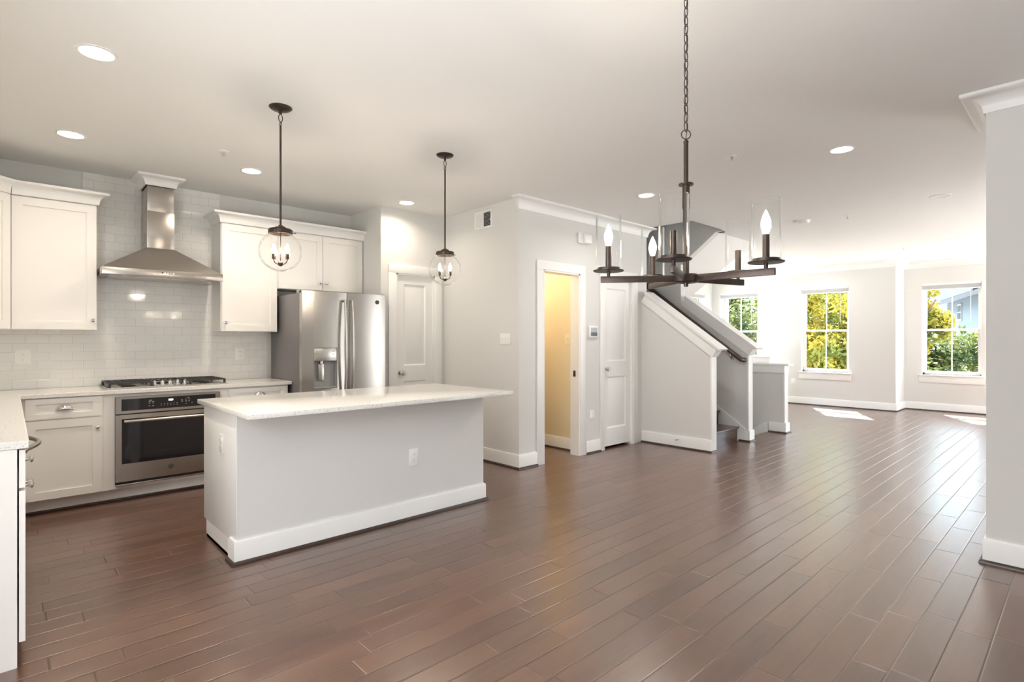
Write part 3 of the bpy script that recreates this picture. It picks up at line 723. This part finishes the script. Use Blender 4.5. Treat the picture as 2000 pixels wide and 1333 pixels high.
# hood
t = thing('range_hood', 'stainless pyramid range hood on the tiled wall', 'range hood', (1.062, YB-.012, 1.925))
hw = .466; hd = .49
mb = MB(); mb.box(-hw, hw, -hd, 0, 0, .062, .003)
fin('control_band', mb, STEELH, t)
mb = MB(); a = [(-hw, -hd, .062), (hw, -hd, .062), (hw, 0, .062), (-hw, 0, .062)]; b_ = [(-.112, -.295, .285), (.096, -.295, .285), (.096, 0, .285), (-.112, 0, .285)]
mb.add(a+b_, [(0, 1, 5, 4), (1, 2, 6, 5), (2, 3, 7, 6), (3, 0, 4, 7), (4, 5, 6, 7), (3, 2, 1, 0)])
fin('canopy', mb, STEELH, t)
mb = MB(); mb.box(-.116, .100, -.298, 0, .28, .62, .001); ch = fin('chimney', mb, STEELH, t)
mb = B(-.112, .096, -.294, 0, .62, .90, .001); fin('chimney_extension', mb, STEELH, t)
mb = MB(); mb.box(-.118, -.1155, -.20, -.10, .33, .42)
fin('side_grille', mb, GREYPL, ch)
for k in range(5):
    mb = MB(); mb.lathe([(0, 0), (.006, 0), (.006, -.002), (0, -.0025)], (-.03+k*.022, -hd, .04), 12, axis='y'); fin('button', mb, BLACKI if k == 0 else CHROME, t)
for xx in (-.30, .30):
    mb = MB(); mb.lathe([(0, -.004), (.03, -.004), (.03, 0), (0, 0)], (xx, -.42, 0), 24); fin('hood_lamp', mb, SATIN, t)
mb = B(-.40, .40, -.36, -.04, -.004, .0); fin('filter', mb, SATIN, t)
crown('crown', [(-.12, 0), (-.12, -.302), (.104, -.302), (.104, .0)], '', h=.092, p=.075, par=t, top=CE-1.925)

# upper cabinets
def upper(label, x0, x1, z0, z1, doors, loc_y=5.88, crownpath=None, knobs=()):
    t = thing('upper_cabinet', label, 'cabinet', (x0, loc_y, 0))
    mb = B(0, x1-x0, 0, YB-loc_y-.011, z0, z1); fin('body', mb, CAB, t)
    for (a, b), kx in zip(doors, knobs):
        d = shaker('door', t, a-x0, b-x0, z0+.006, z1-.03, -.02, rail=.065); knob(d, kx-x0, z0+.085, -.02)
    if crownpath: crown('crown', [(p[0]-x0, p[1]-loc_y) for p in crownpath], '', h=.10, p=.08, par=t, top=2.624)
    return t
t = upper('white upper cabinet left of the range hood with a single door', .033, .583, 1.447, 2.545, [(.040, .577)], knobs=(.553,),
      crownpath=[(.042, 5.86), (.583, 5.86), (.583, YB-.011)])
mb = MB(); mb.lathe([(0, 0), (.035, 0), (.035, -.012), (.0, -.016)], (.28, .14, 1.447), 24); fin('puck_light', mb, PLATE, t)
t = upper('tall white upper cabinet right of the range hood', 1.557, 2.10, 1.447, 2.545, [(1.565, 2.093)], knobs=(1.589,),
      crownpath=[(1.557, YB-.011), (1.557, 5.86), (2.10, 5.86)])
mb = MB(); mb.lathe([(0, 0), (.035, 0), (.035, -.012), (.0, -.016)], (.20, .14, 1.447), 24); fin('puck_light', mb, PLATE, t)
t = upper('wide white cabinet above the refrigerator with two doors', 2.10, 3.083, 1.905, 2.545, [(2.112, 2.587), (2.594, 3.068)], knobs=(2.555, 2.626),
      crownpath=[(2.10, 5.86), (3.083, 5.86)])
# corner cabinet on the diagonal
t = thing('upper_cabinet', 'white diagonal corner cabinet at the far left edge', 'cabinet', (.03, 5.86, 0))
mb = MB(); mb.prism([(0, 0), (-.30, -.30), (-.60, -.30), (-.60, .318), (0, .318)], 'z', 1.447, 2.545); fin('body', mb, CAB, t)
M_ = Matrix.Translation((-.30, -.30, 0)) @ Matrix.Rotation(PI/4, 4, 'Z')
mb = MB(); mb.panel(.39, 1.06, .02, [(.065, .325, .065, .995, [(0, .009)])], M=M_, x0=.02, z0=1.453, yf=-.02); fin('door', mb, CAB, t, smooth=False)
crown('crown', [(-.60, -.30), (-.30, -.30), (0.0, .0), (.005, 0)], '', h=.10, p=.08, par=t, top=2.624)

# ------------------------------------------------------------------ refrigerator
t = thing('refrigerator', 'stainless french door refrigerator with grey side and water dispenser', 'refrigerator', (2.135, 5.30, 0))
mb = B(0, .92, .085, .86, .02, 1.83, .004); fin('body', mb, FRSIDE, t)
def fdoor(x0, x1, z0, z1, bow=.012):
    mb = MB(); n = 12; pts = []
    for i in range(n+1):
        u = i/n; pts.append((x0+(x1-x0)*u, bow*(2*u-1)**2*0.9))
    pts = [(x0, .075)] + pts + [(x1, .075)]
    mb.prism(pts, 'z', z0, z1); return mb
def cut_door(name, x0, x1, z0, z1, hole=None):
    bow = .010
    if not hole: return fin(name, fdoor(x0, x1, z0, z1), STEEL, t)
    mb = MB(); hx0, hx1, hz0, hz1 = hole
    def yb(x): return bow*(2*(x-x0)/(x1-x0)-1)**2
    def seg(a, b, c, d):
        n = max(2, int((b-a)/.04)); pts = [(a, .075)] + [(a+(b-a)*i/n, yb(a+(b-a)*i/n)) for i in range(n+1)] + [(b, .075)]; mb.prism(pts, 'z', c, d)
    seg(x0, hx0, z0, z1); seg(hx1, x1, z0, z1); seg(hx0, hx1, z0, hz0); seg(hx0, hx1, hz1, z1)
    return fin(name, mb, STEEL, t)
dl = cut_door('door', 0, .468, .74, 1.852, (.115, .362, .872, 1.283))
dr_ = cut_door('door', .474, .92, .74, 1.852)
cut_door('freezer_drawer', 0, .92, .06, .735)
mb = B(.118, .359, .004, .03, 1.15, 1.28, .003); dp = fin('dispenser_panel', mb, SATIN, dl)
for (gx, gz) in ((.135, 1.25), (.135, 1.22), (.135, 1.175), (.18, 1.175), (.22, 1.175), (.26, 1.175), (.31, 1.175), (.31, 1.215), (.31, 1.245)):
    mb = B(gx, gx+.02, .0025, .0045, gz, gz+.006); fin('dispenser_marking', mb, GREYPL, dp)
mb = MB(); mb.box(.118, .126, .01, .07, .875, 1.15); mb.box(.351, .359, .01, .07, .875, 1.15); mb.box(.118, .359, .06, .07, .875, 1.15); mb.box(.118, .359, .006, .07, .875, .89)
fin('dispenser_well', mb, GREYPL, dl)
mb = MB(); mb.box(.175, .235, .03, .05, .95, 1.12, .004); mb.lathe([(0, 0), (.02, 0), (.02, .03), (0, .03)], (.205, .03, 1.12), 16); fin('dispenser_paddle', mb, SATIN, dl)
for x, par in ((.432, dl), (.512, dr_)):
    mb = MB(); P = [(x, .0, 1.765)] + [(x, -.035-.028*math.sin(PI*i/14), 1.765-.94*i/14) for i in range(15)] + [(x, 0, .825)]
    mb.tube(P, .0135, 14); fin('door_handle', mb, CHROME if False else STEEL, par)
badge(dr_, .818, 1.77, -.001, .022)
for x in (.0, .86):
    mb = B(x, x+.06, .03, .15, 1.83, 1.862, .003); fin('hinge_cover', mb, GREYPL, t)

# ------------------------------------------------------------------ left run: cabinet and dishwasher
t = thing('base_cabinet', 'white base cabinet end at the far left edge, nearest the camera', 'cabinet', (.038, 3.07, 0), FACE_PX)
mb = MB(); mb.box(0, .62, .0, .66, .10, .911); mb.box(0, .62, .07, .64, 0, .10); fin('body', mb, CAB, t)
mb = MB(); mb.panel(.62, .911, .012, [(.07, .55, .10, .80, [(0, .005)])], M=Matrix.Translation((-.012, .0, 0)) @ Matrix.Rotation(-PI/2, 4, 'Z') @ Matrix.Translation((-.62, 0, 0))); fin('end_panel', mb, CAB, t, smooth=False)
d = shaker('drawer', t, .0, .61, .746, .905, -.026); knob(d, .305, .812, -.026)
d = shaker('door', t, .0, .302, .10, .733, -.026); knob(d, .272, .70, -.026)
d = shaker('door', t, .308, .61, .10, .733, -.026); knob(d, .338, .70, -.026)
t = thing('dishwasher', 'dishwasher with a bowed steel bar handle under the left worktop', 'dishwasher', (.045, 3.71, 0), FACE_PX)
mb = B(0, .60, .0, .60, .10, .908); fin('body', mb, FRSIDE, t)
mb = B(.002, .598, -.022, 0, .11, .90, .003); fd = fin('door', mb, STEEL, t)
mb = MB(); P = [(.04, -.022, .80)] + [(.05+.50*i/12, -.032-.062*math.sin(PI*i/12), .80) for i in range(13)] + [(.56, -.022, .80)]
mb.tube(P, .012, 12); fin('door_handle', mb, STEEL, fd)
t = thing('base_cabinet', 'white corner base cabinet behind the dishwasher', 'cabinet', (.045, 4.33, 0), FACE_PX)
mb = MB(); mb.box(0, 1.24, .0, .60, .10, .911); mb.box(0, 1.24, .07, .60, 0, .10); fin('body', mb, CAB, t)
d = shaker('door', t, .01, .60, .10, .90, -.02); knob(d, .03, .70, -.02); d = shaker('door', t, .61, 1.18, .10, .90, -.02); knob(d, 1.15, .70, -.02)

# ------------------------------------------------------------------ island
t = thing('kitchen_island', 'large white kitchen island with quartz top in the middle of the floor', 'island', (1.035, 3.56, 0))
mb = B(.0, 1.955, 0, .105, 0, .912); kw = fin('knee_wall', mb, WALL, t)
mb = MB(); mb.box(.0, 1.955, .105, .71, .115, .912); mb.box(.0, 1.955, .105, .665, 0, .115); fin('body', mb, CAB, t)
mb = B(-.006, .0, .0, .73, .115, .912, .001); mb.box(-.006, 0, 0, .665, 0, .115); fin('end_panel', mb, TRIM, t)
mb = MB(); mb.sweep([(0-.006, .108), (-.006, 0), (1.955, 0), (1.955, .105)][::-1], [(-o, z*.93) for o, z in BBP]); fin('baseboard', mb, TRIM, t)
mb = MB(); mb.sweep([(-.006, .110), (-.006, 0), (1.955, 0), (1.955, .105)][::-1], [(-o, z) for o, z in SHP]); mb.sweep([(-.006, .66), (-.006, .126)], [(-(o-.016), z) for o, z in SHP]); o = fin('shoe_moulding', mb, SHOE, t); o['label'] = 'dark wood shoe moulding'
for k in range(3):
    shaker('door', t, .02+k*.645, .02+k*.645+.63, .12, .90, 0) if False else None
mb = MB()
for k in range(3): mb.panel(.625, .77, .02, [(.062, .563, .062, .708, [(0, .009)])], M=Matrix.Translation((1.955-.01-k*.648, .73, .125)) @ Matrix.Rotation(PI, 4, 'Z'))
fin('cabinet_front', mb, CAB, t, smooth=False)
mb = B(-.037, 2.008, -.318, .778, .914, .945, .004); fin('worktop', mb, QUARTZ, t)

# ------------------------------------------------------------------ outlets & switches
def outlet(loc, rz, label, w=.072, h=.118):
    t = thing('power_outlet', label, 'outlet', loc, rz)
    mb = B(-w/2, w/2, -.006, 0, -h/2, h/2, .002); fin('plate', mb, PLATE, t)
    for s in (-.022, .022):
        mb = MB(); mb.lathe([(0, -.0062), (.0165, -.0062), (.0165, -.0085), (0, -.0088)], (0, 0, s), 24, axis='y'); r = fin('socket', mb, PLATE, t)
        mb = MB(); mb.box(-.008, -.0055, -.0093, -.0086, s-.001, s+.008); mb.box(.0055, .008, -.0093, -.0086, s-.001, s+.008); mb.lathe([(0, -.0086), (.0028, -.0086), (.0028, -.0093), (0, -.0093)], (0, 0, s-.008), 10, axis='y')
        fin('slot', mb, GREYPL, r)
    return t
outlet((.111, YB-.010, 1.22), 0, 'white power outlet on the tile at the far left', .10, .125)
outlet((1.824, YB-.010, 1.215), 0, 'white power outlet on the tile below the tall upper cabinet', .10, .125)
outlet((2.29, 3.5595, .465), 0, 'white power outlet on the long face of the island', .085, .13)
outlet((1.028, 3.855, .695), FACE_MX, 'white power outlet on the narrow end of the island')
outlet((5.175, YV, .455), 0, 'white power outlet low on the wall between doorway and closet door')
outlet((XW, 4.37, .474), FACE_MX, 'white power outlet below the middle living room window', .09, .12)
def switch(loc, rz, label, n, mt, w, h):
    t = thing('light_switch', label, 'switch', loc, rz)
    mb = B(-w/2, w/2, -.006, 0, -h/2, h/2, .002); fin('plate', mb, mt, t)
    for i in range(n):
        x = (i-(n-1)/2)*.046
        mb = MB(); mb.box(x-.005, x+.005, -.016, -.005, -.003, .011, .001); mb.box(x-.008, x+.008, -.0068, -.0058, -.015, .015); fin('toggle', mb, mt, t)
    return t
switch((XV, 4.342, 1.373), FACE_MX, 'white triple light switch on the wall beside the doorway', 3, PLATE, .165, .118)
switch((5.08, 4.43, 1.37), FACE_MX, 'cream light switch on the yellow wall inside the doorway', 1, IVORY, .09, .125)
t = thing('air_vent', 'small white wall vent with dark louvres near the ceiling', 'vent', (XV, 4.71, 2.72), FACE_MX)
mb = MB(); mb.box(-.155, .155, -.008, 0, -.10, -.078, .002); mb.box(-.155, .155, -.008, 0, .078, .10, .002); mb.box(-.155, -.128, -.008, 0, -.078, .078); mb.box(.128, .155, -.008, 0, -.078, .078); mb.box(-.008, .008, -.008, 0, -.078, .078); fin('frame', mb, PLATE, t)
mb = MB(); [mb.box(-.128, -.008, -.006, -.001, -.076+k*.0155, -.076+k*.0155+.0125) for k in range(10)]; fin('closed_louvre', mb, PLATE, t)
mb = B(.008, .128, -.0015, -.0005, -.078, .078); fin('duct_shade', mb, DARK, t)  # dark sheet painting the shade behind the open louvres
mb = MB(); [mb.box(.008, .128, -.006, -.002, -.076+k*.0155, -.076+k*.0155+.004) for k in range(10)]; fin('open_louvre', mb, GREYPL, t)
mb = B(.133, .141, -.02, -.008, -.035, -.004, .002); fin('lever', mb, PLATE, t)
t = thing('thermostat', 'white square thermostat with grey screen between the doors', 'thermostat', (5.184, YV, 1.459))
mb = B(-.085, .085, -.022, 0, -.072, .072, .005); fin('case', mb, PLATE, t)
mb = B(-.055, .065, -.0235, -.0215, -.05, .05); s_ = fin('screen', mb, SCREEN, t)
mb = B(-.055, .065, -.0242, -.0234, -.05, -.006); fin('screen_bar', mb, SCREEND, s_)
t = thing('door_chime', 'white square alarm box high on the wall above the doorway', 'alarm', (5.0, YV, 2.56))
mb = B(-.095, .095, -.03, 0, -.06, .06, .004); fin('backplate', mb, PLATE, t)
mb = B(-.02, .10, -.065, -.03, -.055, .05, .006); fin('cover', mb, PLATE, t)
t = thing('door_stop', 'small spring door stop on the stair wall baseboard', 'door stop', (6.214, 3.58, .105), FACE_MX)
mb = MB(); mb.tube([(0, 0, 0), (0, -.045, 0)], .005, 10); mb.lathe([(0, -.045), (.009, -.045), (.009, -.058), (0, -.06)], (0, 0, 0), 14, axis='y'); fin('spring', mb, SATIN, t)

# ------------------------------------------------------------------ ceiling fittings
def lamp(kind, parent, loc, energy, col, size=.1, rot=(0, 0, 0), spot=None):
    l = bpy.data.lights.new('lamp_light', kind); l.energy = energy; l.color = col
    if kind == 'AREA': l.shape = 'DISK'; l.size = size; l.spread = math.radians(150)
    else: l.shadow_soft_size = size
    o = bpy.data.objects.new('lamp_light', l); C.objects.link(o); o.location = loc; o.rotation_euler = rot; o.parent = parent
    return o
def downlight(x, y, label, col=NEUT, e=DOWNL, on=True):
    t = thing('recessed_downlight', label, 'ceiling light', (x, y, CE), 0, 'round recessed ceiling lights')
    mb = MB(); mb.lathe([(.076, 0), (.094, 0), (.094, -.004), (.086, -.007), (.076, -.005)], n=40, closed=True); fin('trim_ring', mb, PLATE, t)
    mb = MB(); mb.lathe([(0, -.003), (.0765, -.003), (.0765, -.001), (0, -.001)], n=40); fin('diffuser', mb, LAMPD if on else LAMPOFF, t)
    if on: lamp('AREA', t, (0, 0, -.009), e, col, .14)
downlight(.352, 3.56, 'largest lit downlight, at the top left of the view', WARM, 9)
downlight(.353, 5.108, 'lit downlight above the left upper cabinet', WARM, 5)
downlight(1.606, 5.119, 'lit downlight between the hood and the first pendant', WARM, 9)
downlight(3.223, 5.146, 'lit downlight in front of the pantry wall', WARM, 4)
downlight(4.879, 3.179, 'lit downlight left of the chandelier stem')
downlight(4.831, 1.358, 'lit downlight right of the chandelier, nearest the pillar')
downlight(11.668, 3.717, 'lit downlight over the far window wall', NEUT, 3)
downlight(7.157, 1.093, 'unlit downlight beside the pillar', on=False)
def sprinkler(x, y, label):
    t = thing('fire_sprinkler', label, 'sprinkler', (x, y, CE), 0, 'ceiling sprinkler heads')
    mb = MB(); mb.lathe([(0, 0), (.042, 0), (.042, -.003), (.03, -.008), (.016, -.008), (0, -.006)], n=28); fin('escutcheon', mb, PLATE, t)
    mb = MB(); mb.tube([(0, 0, -.006), (0, 0, -.03)], .005, 8); mb.tube([(.012, 0, -.008), (.014, 0, -.02), (.003, 0, -.034)], .002, 6); mb.tube([(-.012, 0, -.008), (-.014, 0, -.02), (-.003, 0, -.034)], .002, 6)
    mb.lathe([(0, -.034), (.014, -.034), (.014, -.0365), (0, -.0365)], n=16); fin('sprinkler_head', mb, SATIN, t)
sprinkler(1.275, 4.743, 'small ceiling sprinkler left of the first pendant')
sprinkler(4.348, 2.022, 'small ceiling sprinkler right of the chandelier stem')
sprinkler(7.487, 2.043, 'small ceiling sprinkler right of the smoke detector')
sprinkler(10.754, 2.122, 'small ceiling sprinkler nearest the far windows')
t = thing('smoke_detector', 'round white smoke detector on the ceiling', 'smoke detector', (7.376, 2.498, CE))
mb = MB(); mb.lathe([(0, 0), (.075, 0), (.075, -.012), (.0, -.012)], n=36); fin('base', mb, PLATE, t)
mb = MB(); mb.lathe([(.064, -.012), (.064, -.032), (.05, -.042), (0, -.044)], n=36); fin('cover', mb, PLATE, t)

# ------------------------------------------------------------------ pendants
def link_pts(c, L, Wd, ang, n=20):
    out = []
    for i in range(n):
        a = 2*PI*i/n; lx = Wd/2*math.cos(a); lz = (L/2)*math.sin(a) + 0
        lz = math.copysign(min(abs(math.sin(a))*L/2*1.0, L/2), math.sin(a)); out.append((c[0]+lx*math.cos(ang), c[1]+lx*math.sin(ang), c[2]+lz))
    return out
def pendant(x, y, label, rot):
    zc = 1.938; R = .133
    t = thing('pendant_light', label, 'pendant light', (x, y, CE), rot, 'glass globe pendants over the island')
    mb = MB(); mb.lathe([(0, 0), (.070, 0), (.070, -.004), (.058, -.014), (.03, -.020), (.010, -.024), (.008, -.045), (0, -.045)], n=40); cnp = fin('canopy', mb, BRONZE, t)
    mb = MB()
    for a in (0, 2.1, 4.2): mb.sphere((.052*math.cos(a), .052*math.sin(a), -.014), .005, n=6)
    fin('screw', mb, BLACKI, cnp)
    mb = MB(); mb.tube(link_pts((0, 0, -.070), .052, .026, .8), .0028, 8, closed=True); mb.tube(link_pts((0, 0, -.108), .026, .022, 2.3), .0028, 8, closed=True); fin('chain_link', mb, BRONZE, t)
    ztop = zc-CE+R*.93
    mb = MB(); mb.tube([(0, 0, -.118), (0, 0, ztop+.038)], .0065, 12); fin('stem', mb, BRONZE, t)
    mb = MB(); mb.lathe([(0, .046), (.012, .046), (.018, .040), (.032, .034), (.036, .026), (.068, .020), (.074, .014), (.074, -.012), (.068, -.012), (.066, .008), (0, .010)], (0, 0, ztop), n=40); cp = fin('cap', mb, BRONZE, t)
    for a in (0.4, 2.5, 4.6):
        mb = MB(); mb.tube([(.072*math.cos(a), .072*math.sin(a), ztop), (.088*math.cos(a), .088*math.sin(a), ztop)], .002, 6); mb.sphere((.089*math.cos(a), .089*math.sin(a), ztop), .0045, n=6); fin('thumb_screw', mb, BRONZE, cp)
    pr = []
    for i in range(25):
        a = math.radians(28) + (PI-math.radians(28))*i/24; pr.append((max(1e-4, R*math.sin(a)), zc-CE+R*math.cos(a)))
    pr = [(.062, ztop+.006)] + pr
    inn = [(max(1e-4, r-.002), z+(.002 if i > 18 else 0)) for i, (r, z) in enumerate(pr)][::-1]
    mb = MB(); mb.lathe(pr+inn, n=48, closed=True); fin('glass_globe', mb, SEEDY, t)
    zb = zc-CE-R*.60
    mb = MB(); mb.tube([(0, 0, ztop), (0, 0, zb)], .0028, 8); mb.sphere((0, 0, zb), .017, n=10)
    fin('centre_rod', mb, BRONZE, t)
    for a in (0, 2*PI/3*1, 2*PI/3*2) if False else (0, PI):
        ca, sa = math.cos(a), math.sin(a)
        mb = MB(); mb.tube([(0, 0, zb), (.02*ca, .02*sa, zb-.002), (.034*ca, .034*sa, zb+.006), (.041*ca, .041*sa, zb+.02), (.042*ca, .042*sa, zb+.035)], .0035, 8)
        mb.lathe([(0, 0), (.011, 0), (.0105, .035), (0, .036)], (.042*ca, .042*sa, zb+.03), 16); ar = fin('lamp_arm', mb, BRONZE, t)
        mb = MB(); pb = [(.001, 0), (.006, .002), (.010, .012), (.0135, .022), (.013, .034), (.008, .05), (.003, .062), (.0005, .066)]
        mb.lathe(pb, (.042*ca, .042*sa, zb+.066), 16); bb = fin('bulb', mb, BULB, ar)
        lamp('POINT', t, (.042*ca, .042*sa, zb+.095), 8, WARM, .02)
pendant(1.304, 3.589, 'clear glass globe pendant nearer the range hood, larger of the two', TH-PI/2+.1)
pendant(2.619, 3.603, 'clear glass globe pendant in front of the pantry door', TH-PI/2+.1)

# ------------------------------------------------------------------ chandelier
t = thing('chandelier', 'bronze five-arm chandelier with clear glass cylinders hanging from a chain', 'chandelier', (2.008, 1.122, 1.616), TH-PI/2)
hub = MB(); hub.lathe([(0, -.019), (.042, -.019), (.048, -.014), (.048, .012), (.042, .016), (0, .018)], n=32); hub.lathe([(0, -.034), (.008, -.034), (.010, -.019), (0, -.019)], n=14); fin('hub', hub, BRONZE, t)
mb = MB(); mb.tube([(0, 0, .0), (0, 0, .375)], .012, 16); fin('column', mb, BRONZE, t)
mb = MB(); mb.lathe([(0, .375), (.029, .375), (.029, .381), (0, .381)], n=32); mb.tube([(0, 0, .28), (0, 0, .376)], .0145, 16); fin('collar', mb, BRONZE, t)
mb = MB(); mb.tube([(0, 0, .38), (0, 0, .548)], .009, 16); mb.lathe([(.0095, .0), (.0105, .003), (.0095, .008), (.004, .014), (0, .015)], (0, 0, .545), 14); fin('stem', mb, BRONZE, t)
mb = MB(); mb.tube([(.0185*math.cos(a), 0, .580+.0185*math.sin(a)) for a in [2*PI*i/28 for i in range(28)]], .0022, 8, closed=True); fin('hanging_ring', mb, BRONZE, t)
mb = MB(); z = .612; k = 0
while z < 1.235:
    mb.tube(link_pts((0, 0, z), .044, .018, .5+(PI/2)*k), .0019, 8, closed=True); z += .0355; k += 1
mb.tube([(.004*math.sin(i*1.3), .004*math.cos(i*1.3), .56+i*.035) for i in range(20)], .0016, 6)
fin('chain', mb, BRONZE, t)
mb = MB(); mb.lathe([(0, 1.254), (.065, 1.254), (.063, 1.24), (.02, 1.228), (0, 1.226)], n=36); fin('canopy', mb, BRONZE, t)
LIT = (1, 0, 1, 1, 0)
# arm angles measured from the viewing direction: front, right, back right, back left, left
A0 = math.radians(244.5)
arms = [A0 + 2*PI/5*i for i in range(5)]
lit = [False, True, False, True, True]
for a, on in zip(arms, lit):
    # local +x = right of view, +y = away
    M_ = Matrix.Rotation(a, 4, 'Z')
    mb = MB(); mb.box(.02, .340, -.0075, .0075, -.014, .012, .0015, M=M_); ar = fin('arm', mb, BRONZE, t)
    c = M_ @ Vector((.308, 0, 0))
    mb = MB(); mb.tube([(c.x, c.y, .010), (c.x, c.y, .034)], .007, 12); mb.lathe([(0, .032), (.060, .032), (.0625, .034), (.0625, .037), (.050, .038), (.049, .047), (.046, .047), (.045, .039), (0, .040)], (c.x, c.y, 0), 40); ds = fin('dish', mb, BRONZE, ar)
    mb = MB(); mb.lathe([(0, .038), (.0125, .038), (.012, .136), (.009, .137), (.008, .130), (0, .130)], (c.x, c.y, 0), 20); fin('candle_sleeve', mb, BRONZE, ar)
    mb = MB(); mb.lathe([(.0525, .0385), (.0525, .262), (.0505, .262), (.0505, .0385)], (c.x, c.y, 0), 48, closed=True); fin('glass_shade', mb, SHADE, ar)
    if on:
        mb = MB(); mb.lathe([(.004, .132), (.0085, .138), (.013, .152), (.0175, .170), (.016, .186), (.010, .205), (.004, .219), (.0005, .226)], (c.x, c.y, 0), 20); fin('bulb', mb, BULB, ar)
        lamp('POINT', t, (c.x, c.y, .175), 15, WARM, .02)

# powder room lamp
pl = bpy.data.lights.new('powder_room_light', 'POINT'); pl.energy = 15; pl.color = (1.0, 0.80, 0.54); pl.shadow_soft_size = .1
o = bpy.data.objects.new('powder_room_light', pl); C.objects.link(o); o.location = (4.55, 5.15, 2.35)

# ------------------------------------------------------------------ outdoors
mb = MB(); mb.box(XR+.3, 70, -40, 60, -3.6, -3.5); mb.box(-10, XR+.3, YB+1.5, 60, -3.6, -3.5); mb.box(-10, XR+.3, -40, YR-1, -3.6, -3.5); o = fin('uplight_ground', mb, UPLIGHT_GROUND); tag(o, 'ground outside below the windows, made pale to bounce light up', 'ground', kind='structure'); o.name = 'ground'
def tree(x, y, zc, r, label, lm, n, seed, rz=1.25, leaf=.085):
    rr = random.Random(seed)
    t = thing('tree', label, 'tree', (x, y, -3.5), 0, 'trees outside the windows')
    mb = MB(); H = zc+3.5
    mb.tube([(0, 0, 0), (.05, .03, H*.35), (-.04, .05, H*.7), (0, 0, H)], [.14, .11, .08, .04], 10)
    for k in range(9):
        a = rr.random()*2*PI; z0 = H-r*.9+rr.random()*r; L = r*(.6+.3*rr.random())
        mb.tube([(0, 0, z0-.3), (L*.5*math.cos(a), L*.5*math.sin(a), z0+.15), (L*math.cos(a), L*math.sin(a), z0+.5)], [.04, .03, .012], 7)
    fin('trunk', mb, BARK, t)
    cl = []
    for k in range(46):
        while True:
            p = Vector((rr.uniform(-1, 1), rr.uniform(-1, 1), rr.uniform(-1, 1)))
            if .35 < p.length < 1: break
        cl.append((p*r*.85, r*rr.uniform(.20, .34)))
    mb = MB(); V = mb.v; F = mb.f
    for i in range(n):
        c, cr = cl[rr.randrange(len(cl))]
        d = Vector((rr.gauss(0, 1), rr.gauss(0, 1), rr.gauss(0, 1))).normalized()
        p = c + d*cr*(rr.random()**.33); p = Vector((p.x, p.y, p.z*rz + H))
        nrm = (d*.6 + Vector((rr.gauss(0, 1), rr.gauss(0, 1), rr.gauss(0, 1)+.8))).normalized()
        u = nrm.cross(Vector((rr.gauss(0, 1), rr.gauss(0, 1), rr.gauss(0, 1)))).normalized(); v = nrm.cross(u)
        s = leaf*rr.uniform(.7, 1.25); o = len(V)
        V.extend([tuple(p-u*s), tuple(p+v*s*.45-nrm*s*.12), tuple(p+u*s*.95), tuple(p-v*s*.45-nrm*s*.12)]); F.append([o, o+1, o+2, o+3]); mb.mi.append(0)
    fin('foliage', mb, lm, t, smooth=False, recalc=False)
    return t
tree(16.0, 4.84, 1.3, 1.55, 'yellow-green leafy tree outside the middle window', LEAFY, 9000, 1)
tree(20.2, 6.6, 2.2, 2.3, 'darker green tree behind, outside the middle window', LEAFG, 10000, 2, leaf=.11)
tree(16.6, 8.3, 1.7, 1.8, 'green leafy tree outside the window above the stair cap', LEAFG, 10000, 3)
tree(17.6, 3.18, 2.0, .78, 'bright yellow-green tree left of the blue house', LEAFY, 5000, 4)
tree(19.4, 2.75, .15, 1.35, 'low leafy tree filling the lower half of the window beside the pillar', LEAFG, 9000, 5)
tree(15.9, 1.25, -.5, .75, 'yellow-green shrub top at the lower right of the window beside the pillar', LEAFY, 5000, 6)
tree(12.6, 10.2, 1.8, 1.9, 'pale green tree outside the back wall window', LEAFY, 6000, 7)
tree(27.5, 17.5, 3.0, 2.8, 'tall dark green tree farthest behind the windows', LEAFG, 8000, 8, leaf=.12)
tree(24.0, 7.4, 2.2, 1.9, 'dark green tree just left of the blue house', LEAFG, 7000, 9, leaf=.12)

hx = thing('house', 'pale blue sided house with dark blue metal roof seen beyond the trees', 'house', (30, 3.83, -3.5), math.atan2(.292, .956)+PI)
mb = MB(); mb.box(-3.4, 9, 0, 7, 0, 6.62); fin('wall', mb, SIDING, hx)
def RZ(y): return 6.60+.16*(y+.5)
mb = MB(); mb.prism([(-.5, RZ(-.5)-.07), (5.5, RZ(5.5)-.07), (5.5, RZ(5.5)), (-.5, RZ(-.5))], 'x', -3.8, 9.3); rf = fin('roof', mb, ROOFM, hx)
mb = MB()
for k in range(32): xx = -3.7+k*.41; mb.prism([(-.5, RZ(-.5)), (5.5, RZ(5.5)), (5.5, RZ(5.5)+.05), (-.5, RZ(-.5)+.05)], 'x', xx, xx+.04)
fin('roof_seam', mb, ROOFM, rf)
mb = B(-3.8, 9.3, -.58, -.50, 6.44, 6.60); fin('gutter', mb, ROOFM, hx)
mb = MB(); mb.prism([(-.2, 6.6), (3.4, 9.6), (3.4, 9.9), (-.5, 6.7)], 'y', 1.0, 6.0, M=Matrix.Translation((-4.2, 0, 0))); fin('side_roof', mb, ROOFM, hx)
for x0 in (-.45, 4.5):
    mb = MB(); mb.box(x0-.38, x0+.38, -.05, 0, 5.66, 6.40); wn = fin('window', mb, BRICKW, hx)
    mb = MB(); mb.box(x0-.29, x0+.29, -.065, -.05, 5.74, 6.01); mb.box(x0-.29, x0+.29, -.065, -.05, 6.06, 6.32); fin('pane', mb, BLKGL, wn)
